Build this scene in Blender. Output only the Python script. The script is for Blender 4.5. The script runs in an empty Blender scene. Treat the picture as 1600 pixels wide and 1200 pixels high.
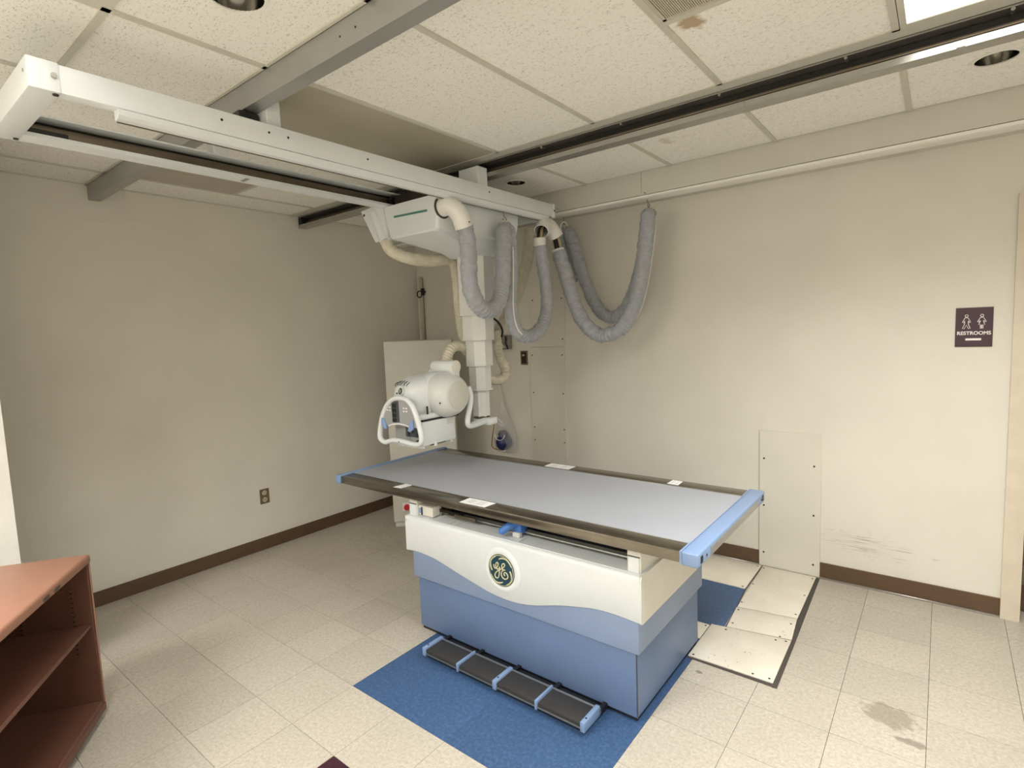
import bpy, bmesh, math, random
from mathutils import Vector, Matrix, noise

random.seed(7)
scene = bpy.context.scene
COL = scene.collection
PI = math.pi

# ------------------------------------------------------------------ camera
cam_data = bpy.data.cameras.new('camera')
cam_data.sensor_width = 36.0
cam_data.lens = 36.0 * 854.39 / 1600.0
cam_data.clip_start = 0.02
cam = bpy.data.objects.new('camera', cam_data)
COL.objects.link(cam)
_r = Vector((0.78596577, 0.61701108, -0.03943524))
_d = Vector((0.02716295, -0.09818177, -0.99479773))
_f = Vector((-0.61767304, 0.78080578, -0.09392735))
CAM = Vector((4.15, -3.783, 1.62))
cam.matrix_world = Matrix((
    (_r.x, -_d.x, -_f.x, CAM.x),
    (_r.y, -_d.y, -_f.y, CAM.y),
    (_r.z, -_d.z, -_f.z, CAM.z),
    (0, 0, 0, 1)))
scene.camera = cam

# ------------------------------------------------------------------ world, exposure
world = bpy.data.worlds.new('world')
scene.world = world
world.use_nodes = True
bg = world.node_tree.nodes['Background']
bg.inputs[0].default_value = (1.0, 0.96, 0.9, 1)
bg.inputs[1].default_value = 0.05
vs = scene.view_settings
vs.view_transform = 'Standard'
vs.look = 'None'
vs.exposure = 0.03
vs.gamma = 1.0
vs.use_curve_mapping = False

# ------------------------------------------------------------------ ceiling lamps (troffers), the rear ones added as fill
H = 2.622                      # ceiling height
TROFFERS = [                   # x0, x1, y0, y1, watts, spread
    (4.0, 4.586, -2.585, -1.334, 44, 138),
    (2.1795, 2.7655, -4.358, -3.162, 14, 120),
    (4.6075, 5.1935, -5.58, -4.382, 56, 154),  # added fill lamp, unseen behind the camera on the right
    (1.572, 2.1555, -5.58, -4.382, 60, 162),  # added fill lamp, unseen behind the camera on the left
]
for i, (x0, x1, y0, y1, w, sp) in enumerate(TROFFERS):
    ld = bpy.data.lights.new('troffer_light', 'AREA')
    ld.shape = 'RECTANGLE'
    ld.size = (x1 - x0) * 0.88
    ld.size_y = (y1 - y0) * 0.94
    ld.energy = w
    ld.color = (1.0, 0.992, 0.975)
    ld.spread = math.radians(sp)
    lo = bpy.data.objects.new('troffer_light', ld)
    lo.location = ((x0 + x1) / 2, (y0 + y1) / 2, H - 0.004)
    COL.objects.link(lo)


# ------------------------------------------------------------------ materials
def lin(c):
    return tuple(((v / 255) / 12.92 if v / 255 <= 0.04045 else ((v / 255 + 0.055) / 1.055) ** 2.4) for v in c) + (1.0,)


MATS = {}


class N:
    """tiny node helper"""
    def __init__(s, name):
        s.m = bpy.data.materials.new(name)
        s.m.use_nodes = True
        s.t = s.m.node_tree
        s.b = s.t.nodes['Principled BSDF']
        MATS[name] = s.m

    def n(s, typ, **kw):
        nd = s.t.nodes.new(typ)
        for k, v in kw.items():
            setattr(nd, k, v)
        return nd

    def l(s, a, b):
        s.t.links.new(a, b)

    def pos(s, scale=(1, 1, 1), obj=False):
        mp = s.n('ShaderNodeMapping')
        mp.inputs['Scale'].default_value = scale
        if obj:
            tc = s.n('ShaderNodeTexCoord')
            s.l(tc.outputs['Object'], mp.inputs['Vector'])
        else:
            g = s.n('ShaderNodeNewGeometry')
            s.l(g.outputs['Position'], mp.inputs['Vector'])
        return mp.outputs['Vector']

    def noise(s, vec, scale, detail=3, rough=0.5):
        nd = s.n('ShaderNodeTexNoise')
        s.l(vec, nd.inputs['Vector'])
        nd.inputs['Scale'].default_value = scale
        nd.inputs['Detail'].default_value = detail
        nd.inputs['Roughness'].default_value = rough
        return nd.outputs['Fac']

    def ramp(s, fac, stops):
        nd = s.n('ShaderNodeValToRGB')
        s.l(fac, nd.inputs['Fac'])
        el = nd.color_ramp.elements
        while len(el) < len(stops):
            el.new(0.5)
        for e, (p, c) in zip(el, stops):
            e.position = p
            e.color = c if len(c) == 4 else lin(c)
        return nd.outputs['Color']

    def mix(s, fac, a, b, mode='MIX'):
        nd = s.n('ShaderNodeMix', data_type='RGBA', blend_type=mode)
        if isinstance(fac, (int, float)):
            nd.inputs['Factor'].default_value = fac
        else:
            s.l(fac, nd.inputs['Factor'])
        for v, k in ((a, 'A'), (b, 'B')):
            sk = [i for i in nd.inputs if i.name == k and i.type == 'RGBA'][0]
            if isinstance(v, tuple):
                sk.default_value = v if len(v) == 4 else lin(v)
            else:
                s.l(v, sk)
        return [o for o in nd.outputs if o.type == 'RGBA'][0]

    def math(s, op, a, b=None, clamp=False):
        nd = s.n('ShaderNodeMath', operation=op)
        nd.use_clamp = clamp
        for v, i in ((a, 0), (b, 1)):
            if v is None:
                continue
            if isinstance(v, (int, float)):
                nd.inputs[i].default_value = v
            else:
                s.l(v, nd.inputs[i])
        return nd.outputs[0]

    def bump(s, h, strength=0.2, dist=0.01):
        nd = s.n('ShaderNodeBump')
        nd.inputs['Strength'].default_value = strength
        nd.inputs['Distance'].default_value = dist
        s.l(h, nd.inputs['Height'])
        s.l(nd.outputs['Normal'], s.b.inputs['Normal'])

    def spot(s, centre, radius, edge=0.35):
        """1 inside a soft blob round a point, ragged by noise"""
        g = s.n('ShaderNodeNewGeometry')
        sub = s.n('ShaderNodeVectorMath', operation='SUBTRACT')
        s.l(g.outputs['Position'], sub.inputs[0])
        sub.inputs[1].default_value = centre
        mul = s.n('ShaderNodeVectorMath', operation='MULTIPLY')
        s.l(sub.outputs[0], mul.inputs[0])
        mul.inputs[1].default_value = tuple(1.0 / r for r in radius)
        ln = s.n('ShaderNodeVectorMath', operation='LENGTH')
        s.l(mul.outputs[0], ln.inputs[0])
        nz = s.noise(s.pos(), 22, 4, 0.6)
        d = s.math('ADD', ln.outputs['Value'], s.math('MULTIPLY', s.math('SUBTRACT', nz, 0.5), 2.2))
        return s.math('MULTIPLY', s.math('SUBTRACT', 1.0, d), 1.0 / edge, clamp=True)

    def base(s, c):
        if isinstance(c, tuple):
            s.b.inputs['Base Color'].default_value = c if len(c) == 4 else lin(c)
        else:
            s.l(c, s.b.inputs['Base Color'])


def M(name, rgb, rough=0.5, metal=0.0, var=0.05, scale=9.0, bump=0.0, bscale=300, spec=0.5):
    """painted / plastic / metal surface with slight mottling"""
    k = N(name)
    v = k.pos()
    nz = k.noise(v, scale, 4, 0.6)
    c = lin(rgb)
    lo = tuple(max(0, x * (1 - var)) for x in c[:3]) + (1,)
    hi = tuple(min(1, x * (1 + var)) for x in c[:3]) + (1,)
    k.base(k.ramp(nz, [(0.3, lo), (0.7, hi)]))
    k.b.inputs['Roughness'].default_value = rough
    k.b.inputs['Metallic'].default_value = metal
    k.b.inputs['Specular IOR Level'].default_value = spec
    if bump:
        k.bump(k.noise(v, bscale, 2), bump, 0.002)
    return k.m


def wall_mat(name, rgb, scuffs=False):
    k = N(name)
    v = k.pos()
    nz = k.noise(v, 2.2, 4, 0.55)
    c = lin(rgb)
    lo = tuple(x * 0.955 for x in c[:3]) + (1,)
    hi = tuple(min(1, x * 1.03) for x in c[:3]) + (1,)
    col = k.ramp(nz, [(0.3, lo), (0.7, hi)])
    if scuffs:
        st = k.noise(k.pos((1.7, 1, 60)), 3.0, 3, 0.6)
        streak = k.math('MULTIPLY', k.math('SUBTRACT', st, 0.53), 9.0, clamp=True)
        m1 = k.math('ADD', k.spot((3.80, 0, 0.265), (0.26, 1, 0.085), 0.5), k.spot((4.00, 0, 0.24), (0.09, 1, 0.05), 0.5), clamp=True)
        m2 = k.math('MULTIPLY', k.spot((4.15, 0, 0.248), (0.022, 1, 0.006), 0.8), 0.45)
        m = k.math('ADD', k.math('MULTIPLY', streak, m1), m2, clamp=True)
        col = k.mix(k.math('MULTIPLY', m, 0.75), col, (150, 146, 138))
    k.base(col)
    k.b.inputs['Roughness'].default_value = 0.62
    k.bump(k.noise(v, 260, 2), 0.06, 0.002)
    return k.m


wall_mat('wall_paint', (225, 221, 209), scuffs=True)
wall_mat('panel_paint', (222, 218, 206))
M('wall_white', (222, 220, 212), 0.6)
M('soffit_paint', (206, 203, 192), 0.5, var=0.012, bump=0.05)  # face darkened to set off the light painted on the trim
M('soffit_trim_lit', (238, 236, 228), 0.4, var=0.012)  # whiter paint carries the floor light caught by the moulding
M('baseboard_vinyl', (93, 71, 51), 0.45, var=0.08)
M('door_frame_paint', (214, 202, 184), 0.4)
M('dark_void', (10, 9, 8), 0.9)
M('slab', (105, 98, 86), 0.9)
M('grout_dark', (78, 72, 66), 0.85)


def vct(name, base, light, dark, fleck=1.0, stains_and_patch=False):
    k = N(name)
    v = k.pos()
    v2 = k.pos((1, 1, 1))
    a = k.noise(v, 150, 3, 0.65)
    b = k.noise(v2, 66, 2, 0.5)
    big = k.noise(v, 3.1, 4, 0.6)
    oi = k.n('ShaderNodeObjectInfo')
    col = k.ramp(a, [(0.32, dark), (0.45, base), (0.56, base), (0.68, light)])
    col = k.mix(0.35 * fleck, col, k.ramp(b, [(0.32, dark), (0.5, base), (0.68, light)]))
    col = k.mix(k.math('MULTIPLY', k.math('SUBTRACT', big, 0.48), 1.2, clamp=True), col,
                tuple(x * 0.78 for x in lin(base)[:3]) + (1,))
    tone = k.n('ShaderNodeHueSaturation')
    k.l(col, tone.inputs['Color'])
    k.l(k.math('ADD', k.math('MULTIPLY', oi.outputs['Random'], 0.10), 0.95), tone.inputs['Value'])
    col = tone.outputs['Color']
    if stains_and_patch:
        col = k.mix(k.math('MULTIPLY', k.spot((4.02, -1.225, 0), (0.10, 0.09, 1)), 0.55), col, (128, 112, 98))
        col = k.mix(k.math('MULTIPLY', k.spot((4.10, -1.345, 0), (0.07, 0.022, 1)), 0.6), col, (110, 98, 88))
        col = k.mix(k.math('MULTIPLY', k.spot((4.45, -1.40, 0), (0.07, 0.05, 1)), 0.5), col, (120, 108, 98))
        col = k.mix(k.math('MULTIPLY', k.spot((3.29, -1.37, 0), (0.016, 0.010, 1)), 0.6), col, (90, 84, 78))
        col = k.mix(k.math('MULTIPLY', k.spot((0.75, -0.95, 0), (0.55, 0.45, 1), 0.9), 0.35), col, (122, 110, 84))  # broad olive-brown patch around the corner cabinet
    k.base(col)
    rr = k.n('ShaderNodeMapRange')
    k.l(big, rr.inputs['Value'])
    rr.inputs['To Min'].default_value = 0.34
    rr.inputs['To Max'].default_value = 0.55
    k.l(rr.outputs['Result'], k.b.inputs['Roughness'])
    k.bump(a, 0.03, 0.001)
    return k.m


vct('vct_beige', (188, 180, 165), (208, 202, 190), (160, 150, 133), stains_and_patch=True)
vct('vct_blue', (60, 88, 126), (90, 118, 158), (46, 71, 106))
vct('vct_maroon', (62, 30, 44), (86, 48, 62), (44, 20, 32))


def ceil_tile():
    k = N('ceiling_tile')
    v = k.pos()
    n1 = k.noise(v, 190, 3, 0.6)
    n2 = k.noise(k.pos((1.0, 1.9, 1)), 84, 3, 0.6)
    fis = k.math('MULTIPLY', k.math('SUBTRACT', n2, 0.565), 9, clamp=True)
    pin = k.math('MULTIPLY', k.math('SUBTRACT', n1, 0.59), 8, clamp=True)
    spots = k.math('MAXIMUM', fis, pin)
    col = k.mix(k.math('MULTIPLY', spots, 0.55), (248, 246, 238), (164, 156, 142))
    col = k.mix(k.math('MULTIPLY', k.spot((3.46, -1.868, H), (0.05, 0.055, 1), 0.5), 0.8), col, (168, 136, 96))
    col = k.mix(k.math('MULTIPLY', k.spot((2.93, -0.80, H), (0.035, 0.06, 1), 0.5), 0.35), col, (176, 150, 116))
    oi = k.n('ShaderNodeObjectInfo')
    tone = k.n('ShaderNodeHueSaturation')
    k.l(col, tone.inputs['Color'])
    k.l(k.math('ADD', k.math('MULTIPLY', oi.outputs['Random'], 0.06), 0.96), tone.inputs['Value'])
    k.base(tone.outputs['Color'])
    k.b.inputs['Roughness'].default_value = 0.9
    inv = k.math('SUBTRACT', 1.0, spots)
    k.bump(inv, 0.2, 0.002)


ceil_tile()
M('grid_white', (204, 201, 188), 0.5)
M('plain_panel', (176, 170, 150), 0.45, var=0.06, scale=3)
M('vent_metal', (196, 188, 172), 0.5)
M('vent_dark', (70, 64, 56), 0.8)
k = N('diffuser')
k.base((255, 253, 246))
k.b.inputs['Emission Color'].default_value = (1, 0.97, 0.92, 1)
k.b.inputs['Emission Strength'].default_value = 1.7
k.bump(k.noise(k.pos(), 320, 1), 0.1, 0.001)
M('chrome', (205, 203, 198), 0.12, 1.0, 0.03)
M('bulb_white', (240, 238, 230), 0.3)
M('alu', (176, 174, 168), 0.32, 0.85, 0.06, 14)
M('rail_grey', (168, 168, 164), 0.36, 0.55, 0.05, 6)
M('rail_dark', (52, 46, 40), 0.4, 0.6, 0.15, 20)
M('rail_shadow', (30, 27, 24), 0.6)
M('rail_brown', (118, 106, 92), 0.34, 0.75, 0.08, 10)
M('steel_rail', (134, 127, 116), 0.24, 0.95, 0.10, 14)
M('equip_white', (223, 227, 227), 0.38, var=0.02)
M('equip_cream', (226, 223, 212), 0.42, var=0.03, bump=0.03)
M('column_white', (219, 219, 214), 0.4, var=0.03)
M('cover_grey', (212, 213, 209), 0.45, var=0.02)
M('cover_disc', (204, 203, 192), 0.55, var=0.02)
M('cabinet_grey', (214, 212, 200), 0.5, var=0.03)
M('blue_base', (101, 123, 160), 0.4, var=0.05, scale=5)
M('blue_skirt_lit', (136, 153, 184), 0.4, var=0.04, scale=5)  # base paint made lighter, light falling on the skirt put into it
M('blue_end', (128, 152, 188), 0.35, var=0.03)
M('blue_knob', (70, 122, 196), 0.35, var=0.04)
M('table_grey', (164, 167, 174), 0.5, var=0.03, scale=4, bump=0.03, bscale=700)
M('black_plastic', (24, 24, 26), 0.4, var=0.1)
M('tread_black', (52, 50, 48), 0.55, var=0.12, scale=60, bump=0.1)
M('dark_grey', (70, 74, 80), 0.5)
M('screw', (70, 66, 60), 0.4, 0.7)
M('red_button', (206, 34, 40), 0.3)
M('label_white', (240, 240, 238), 0.5)
M('label_ink', (120, 122, 130), 0.6)
M('teal_stripe', (74, 128, 118), 0.5)
M('logo_navy', (26, 62, 76), 0.35)
M('logo_gold', (206, 200, 160), 0.4)
M('logo_green', (52, 66, 56), 0.4)
M('blue_sticker', (66, 132, 178), 0.5)
M('pad_blue', (136, 160, 206), 0.45)
M('panel_grey', (160, 160, 160), 0.5)
M('pvc_white', (232, 230, 224), 0.4)
M('hook_wire', (150, 140, 116), 0.4, 0.6)
M('pull_white', (228, 226, 220), 0.6)
M('cable_black', (22, 21, 20), 0.45)
M('cable_tan', (176, 158, 124), 0.5)
M('bulb_navy', (26, 32, 84), 0.35)
M('tube_amber', (156, 118, 64), 0.5)
M('sign_maroon', (66, 38, 52), 0.4, var=0.03)
M('sign_white', (238, 234, 230), 0.5)
M('plate_brown', (112, 98, 78), 0.45)
M('outlet_ivory', (196, 184, 156), 0.45)
M('switch_dark', (46, 32, 26), 0.4)
M('box_grey', (146, 146, 138), 0.45, 0.3)
k = N('plate_cream')
_v = k.pos()
_fl = k.math('MULTIPLY', k.math('SUBTRACT', k.noise(_v, 75, 2, 0.5), 0.66), 14, clamp=True)
_m = k.math('MULTIPLY', k.math('SUBTRACT', k.noise(_v, 7, 2, 0.5), 0.47), 8, clamp=True)
_c = k.ramp(k.noise(_v, 6, 3), [(0.3, (222, 214, 197)), (0.7, (232, 225, 209))])
k.base(k.mix(k.math('MULTIPLY', k.math('MULTIPLY', _fl, _m), 0.8), _c, (110, 98, 84)))
k.b.inputs['Roughness'].default_value = 0.45
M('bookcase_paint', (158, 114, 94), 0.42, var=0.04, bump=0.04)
M('bookcase_inner_shaded', (88, 55, 40), 0.5, var=0.06)  # darkened paint: shade inside the bookcase is put into this colour
M('bookcase_shelf_shaded', (106, 70, 56), 0.45, var=0.05)  # darkened likewise, shade on the shelves painted in
M('rod_paint', (196, 188, 166), 0.4)
M('hinge', (120, 112, 100), 0.35, 0.8)


def fabric():
    k = N('sleeve_grey')
    v = k.pos()
    w = k.noise(v, 38, 3, 0.6)
    col = k.ramp(w, [(0.3, (156, 158, 165)), (0.7, (170, 172, 179))])
    k.base(col)
    k.b.inputs['Roughness'].default_value = 0.75
    k.b.inputs['Sheen Weight'].default_value = 0.15
    k.bump(k.noise(v, 70, 3), 0.16, 0.004)


fabric()


def corrugated():
    k = N('hose_beige')
    k.base(k.ramp(k.noise(k.pos(), 20, 2), [(0.3, (206, 199, 178)), (0.7, (220, 214, 196))]))
    k.b.inputs['Roughness'].default_value = 0.5


corrugated()


def plastic_film():
    k = N('plastic_film')
    k.base((236, 234, 232))
    k.b.inputs['Roughness'].default_value = 0.16
    k.b.inputs['Alpha'].default_value = 0.22
    k.bump(k.noise(k.pos(), 30, 3), 0.8, 0.02)


plastic_film()

# ------------------------------------------------------------------ mesh helpers
ORG = {}          # object name -> world offset its mesh is relative to


def _link(name, me, mat, parent, smooth):
    if mat:
        me.materials.append(MATS[mat])
    if smooth:
        for p in me.polygons:
            p.use_smooth = True
    o = bpy.data.objects.new(name, me)
    COL.objects.link(o)
    if parent is not None:
        o.parent = parent
        ORG[o.name] = ORG[parent.name]
    return o


def obj(name, verts, faces, mat, parent=None, smooth=False):
    """world-space vertices -> mesh object (stored relative to its thing's origin)"""
    vs_ = [Vector(v) for v in verts]
    if parent is None:
        xs = [v.x for v in vs_]; ys = [v.y for v in vs_]; zs = [v.z for v in vs_]
        org = Vector(((min(xs) + max(xs)) / 2, (min(ys) + max(ys)) / 2, min(zs)))
    else:
        org = ORG[parent.name]
    me = bpy.data.meshes.new(name)
    me.from_pydata([v - org for v in vs_], [], faces)
    me.update()
    o = _link(name, me, mat, parent, smooth)
    if parent is None:
        o.location = org
        ORG[o.name] = org
    return o


def from_bm(name, bm, mat, parent=None, smooth=False):
    bmesh.ops.recalc_face_normals(bm, faces=bm.faces[:])
    bm.verts.index_update()
    vs_ = [v.co.copy() for v in bm.verts]
    fs = [[v.index for v in f.verts] for f in bm.faces]
    bm.free()
    return obj(name, vs_, fs, mat, parent, smooth)


def auto_smooth(o, deg=40):
    for p in o.data.polygons:
        p.use_smooth = True
    try:
        o.data.set_sharp_from_angle(angle=math.radians(deg))
    except Exception:
        pass
    return o


def box_bm(bm, x0, x1, y0, y1, z0, z1):
    r = bmesh.ops.create_cube(bm, size=1)
    for v in r['verts']:
        v.co = Vector(((x0 + x1) / 2 + v.co.x * (x1 - x0), (y0 + y1) / 2 + v.co.y * (y1 - y0), (z0 + z1) / 2 + v.co.z * (z1 - z0)))
    return r['verts']


def box(name, x0, x1, y0, y1, z0, z1, mat, parent=None, bevel=0.0, seg=2):
    bm = bmesh.new()
    box_bm(bm, x0, x1, y0, y1, z0, z1)
    if bevel:
        bmesh.ops.bevel(bm, geom=bm.edges[:], offset=bevel, segments=seg, profile=0.5, affect='EDGES')
    o = from_bm(name, bm, mat, parent)
    if bevel:
        auto_smooth(o)
    return o


def sweep(path, radii, seg=16, caps=True, flat=None):
    """tube along a path; radii number or list; flat=(ax,scale) squashes"""
    pts = [Vector(p) for p in path]
    n = len(pts)
    if not isinstance(radii, (list, tuple)):
        radii = [radii] * n
    tang = []
    for i in range(n):
        a = pts[max(0, i - 1)]
        b = pts[min(n - 1, i + 1)]
        tang.append((b - a).normalized())
    up = Vector((0, 0, 1)) if abs(tang[0].z) < 0.9 else Vector((1, 0, 0))
    nrm = (up - tang[0] * up.dot(tang[0])).normalized()
    verts, faces = [], []
    for i in range(n):
        t = tang[i]
        nrm = (nrm - t * nrm.dot(t)).normalized()
        bn = t.cross(nrm)
        for k_ in range(seg):
            a = 2 * PI * k_ / seg
            r = radii[i](a) if callable(radii[i]) else radii[i]
            verts.append(pts[i] + nrm * (r * math.cos(a)) + bn * (r * math.sin(a)))
    for i in range(n - 1):
        for k_ in range(seg):
            a = i * seg + k_
            b = i * seg + (k_ + 1) % seg
            faces.append((a, b, b + seg, a + seg))
    if caps:
        faces.append(tuple(reversed(range(seg))))
        faces.append(tuple(range((n - 1) * seg, n * seg)))
    return verts, faces


def tube(name, path, radii, mat, parent=None, seg=16, caps=True):
    v, f = sweep(path, radii, seg, caps)
    return auto_smooth(obj(name, v, f, mat, parent), 50)


def smooth_path(pts, n):
    """Catmull-Rom through the points, n samples"""
    P = [Vector(p) for p in pts]
    P = [P[0] * 2 - P[1]] + P + [P[-1] * 2 - P[-2]]
    segs = len(P) - 3
    fine = []
    for i in range(segs):
        p0, p1, p2, p3 = P[i:i + 4]
        for j in range(12):
            t = j / 12
            fine.append(0.5 * ((2 * p1) + (-p0 + p2) * t + (2 * p0 - 5 * p1 + 4 * p2 - p3) * t * t + (-p0 + 3 * p1 - 3 * p2 + p3) * t ** 3))
    fine.append(P[-2])
    d = [0.0]
    for a, b in zip(fine, fine[1:]):
        d.append(d[-1] + (b - a).length)
    out, j = [], 0
    for i in range(n):
        s = d[-1] * i / (n - 1)
        while j < len(d) - 2 and d[j + 1] < s:
            j += 1
        t = (s - d[j]) / max(1e-9, d[j + 1] - d[j])
        out.append(fine[j].lerp(fine[j + 1], min(1, t)))
    return out, d[-1]


def cyl(name, a, b, r, mat, parent=None, seg=20, r2=None):
    return tube(name, [a, b], [r, r if r2 is None else r2], mat, parent, seg)


def loft(name, rings, mat, parent=None, smooth=True, cap=True, deg=45):
    n = len(rings[0])
    verts = [v for r in rings for v in r]
    faces = []
    for i in range(len(rings) - 1):
        for k_ in range(n):
            a = i * n + k_
            b = i * n + (k_ + 1) % n
            faces.append((a, b, b + n, a + n))
    if cap:
        faces.append(tuple(reversed(range(n))))
        faces.append(tuple(range((len(rings) - 1) * n, len(rings) * n)))
    bm = bmesh.new()
    bv = [bm.verts.new(v) for v in verts]
    for f in faces:
        try:
            bm.faces.new([bv[i] for i in f])
        except ValueError:
            pass
    o = from_bm(name, bm, mat, parent)
    if smooth:
        auto_smooth(o, deg)
    return o


def lathe(name, axis_o, axis_d, profile, mat, parent=None, seg=40, deg=40, cap=True):
    """profile: list of (distance along axis, radius)"""
    d = Vector(axis_d).normalized()
    u = d.orthogonal().normalized()
    w = d.cross(u)
    o0 = Vector(axis_o)
    rings = []
    for t, r in profile:
        rings.append([o0 + d * t + (u * math.cos(2 * PI * k_ / seg) + w * math.sin(2 * PI * k_ / seg)) * max(r, 1e-5) for k_ in range(seg)])
    return loft(name, rings, mat, parent, True, cap, deg)


def prism(name, poly, axis, a, b, mat, parent=None, bevel=0.0):
    """polygon in the plane across axis ('x','y','z'), extruded from a to b"""
    def mk(p, h):
        if axis == 'y':
            return Vector((p[0], h, p[1]))
        if axis == 'x':
            return Vector((h, p[0], p[1]))
        return Vector((p[0], p[1], h))
    bm = bmesh.new()
    A = [bm.verts.new(mk(p, a)) for p in poly]
    B = [bm.verts.new(mk(p, b)) for p in poly]
    n = len(poly)
    bm.faces.new(A)
    bm.faces.new(list(reversed(B)))
    for i in range(n):
        bm.faces.new((A[i], B[i], B[(i + 1) % n], A[(i + 1) % n]))
    bmesh.ops.recalc_face_normals(bm, faces=bm.faces[:])
    if bevel:
        bmesh.ops.bevel(bm, geom=bm.edges[:], offset=bevel, segments=2, profile=0.5, affect='EDGES')
    o = from_bm(name, bm, mat, parent)
    if bevel:
        auto_smooth(o)
    return o


def tag(o, label, cat, group=None):
    o['label'] = label
    o['category'] = cat
    if group:
        o['group'] = group
    return o


def struct(o):
    o['kind'] = 'structure'
    return o


def thing(name, label, cat, loc, group=None, rotz=0.0, local=False):
    o = bpy.data.objects.new(name, None)
    o.empty_display_size = 0.1
    COL.objects.link(o)
    o.location = loc
    o.rotation_euler = (0, 0, rotz)
    ORG[o.name] = Vector((0, 0, 0)) if local else Vector(loc)
    return tag(o, label, cat, group)


SCREW_ME = {}


def screw(parent, p, axis, r=0.005, mat='screw', h=0.002):
    """small flat screw head on a surface; p on the surface, axis = outward"""
    key = (round(r, 4), axis, mat, h)
    if key not in SCREW_ME:
        d = Vector({'x': (1, 0, 0), 'y': (0, -1, 0), 'z': (0, 0, 1), '-z': (0, 0, -1), '-y': (0, -1, 0)}[axis])
        v, f = sweep([d * -0.0005, d * h], r, 10)
        me = bpy.data.meshes.new('screw')
        me.from_pydata(v, [], f)
        me.materials.append(MATS[mat])
        SCREW_ME[key] = me
    o = bpy.data.objects.new('screw', SCREW_ME[key])
    COL.objects.link(o)
    o.parent = parent
    o.location = Vector(p) - ORG[parent.name]
    ORG[o.name] = ORG[parent.name]
    return o

# ================================================================== THE ROOM
RX, RY = 6.0, -5.6            # right and rear limits of the room
PX, PY = 0.80, -3.287         # wall that steps out at the left

# walls
w = struct(box('wall_left', -0.12, 0.0, PY - 0.02, 0.0, -0.02, H + 0.12, 'wall_paint'))
for (y0, y1, z) in ((-2.786, -2.457, 2.408), (-2.542, -2.301, 2.437), (-2.195, -1.855, 2.412)):
    prism('paint_ridge', [(y0, z + 0.002), ((y0 + y1) / 2, z + 0.001), (y1, z - 0.002), (y1, z - 0.007), ((y0 + y1) / 2, z - 0.006), (y0, z - 0.002)], 'x', 0.0, 0.003, 'wall_paint', w)
wf = struct(box('wall_front', -0.12, PX, RY, PY, -0.02, H + 0.12, 'wall_white'))

DX0, DX1, DZ = 4.505, 5.42, 2.13       # door opening


def back_wall():
    bm = bmesh.new()
    box_bm(bm, -0.12, DX0, 0.0, 0.12, -0.02, H + 0.12)
    box_bm(bm, DX0, DX1, 0.0, 0.12, DZ, H + 0.12)
    box_bm(bm, DX1, RX + 0.12, 0.0, 0.12, -0.02, H + 0.12)
    return struct(from_bm('wall_back', bm, 'wall_paint'))


back_wall()
struct(box('wall_right', RX, RX + 0.12, RY, 0.0, -0.02, H + 0.12, 'wall_paint'))
struct(box('wall_rear', -0.12, RX + 0.12, RY - 0.12, RY, -0.02, H + 0.12, 'wall_paint'))

# dark room beyond the door
bm = bmesh.new()
box_bm(bm, DX0 - 0.5, DX1 + 0.5, 1.5, 1.6, -0.02, 2.5)
box_bm(bm, DX0 - 0.5, DX0 - 0.4, 0.12, 1.5, -0.02, 2.5)
box_bm(bm, DX1 + 0.4, DX1 + 0.5, 0.12, 1.5, -0.02, 2.5)
box_bm(bm, DX0 - 0.5, DX1 + 0.5, 0.12, 1.6, 2.5, 2.6)
struct(from_bm('wall_hallway', bm, 'wall_paint'))

# door frame with leaf swung into the hallway
bm = bmesh.new()
box_bm(bm, DX0 - 0.078, DX0 - 0.014, -0.022, 0.0, 0.0, DZ + 0.014)
box_bm(bm, DX1 + 0.014, DX1 + 0.078, -0.022, 0.0, 0.0, DZ + 0.014)
box_bm(bm, DX0 - 0.078, DX1 + 0.078, -0.022, 0.0, DZ + 0.014, DZ + 0.078)
d1 = struct(from_bm('door_1', bm, 'door_frame_paint'))
box('jamb', DX0 - 0.014, DX0, -0.018, 0.12, 0.0, DZ + 0.014, 'door_frame_paint', d1)
box('jamb', DX1, DX1 + 0.014, -0.018, 0.12, 0.0, DZ + 0.014, 'door_frame_paint', d1)
box('head_jamb', DX0, DX1, -0.018, 0.12, DZ, DZ + 0.014, 'door_frame_paint', d1)
leaf = box('door_leaf', DX0 + 0.003, DX0 + 0.045, 0.122, 1.0, 0.012, DZ - 0.01, 'baseboard_vinyl', d1)
for z in (0.25, 1.02, 1.86):
    hg = box('hinge', DX0 - 0.001, DX0 + 0.004, 0.02, 0.118, z - 0.05, z + 0.05, 'hinge', d1)
    cyl('hinge_pin', (DX0 + 0.006, 0.012, z - 0.052), (DX0 + 0.006, 0.012, z + 0.052), 0.007, 'hinge', hg, 12)

# baseboards
bb = struct(box('baseboard_left', 0.0, 0.009, PY, 0.0, 0.0, 0.097, 'baseboard_vinyl', None, 0.002, 1))
bm = bmesh.new()
for (x0, x1) in ((0.009, 3.222), (3.576, DX0 - 0.078), (DX1 + 0.078, RX)):
    box_bm(bm, x0, x1, -0.009, 0.0, 0.0, 0.102)
bb = struct(from_bm('baseboard_back', bm, 'baseboard_vinyl'))
box('floor_bead', 3.58, DX0 - 0.078, -0.019, -0.009, 0.0, 0.012, 'alu', bb, 0.002, 1)
box('floor_bead', 2.4, 3.222, -0.019, -0.009, 0.0, 0.012, 'alu', bb, 0.002, 1)
struct(box('baseboard_front', PX, PX + 0.009, RY, PY, 0.0, 0.097, 'baseboard_vinyl'))

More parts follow.
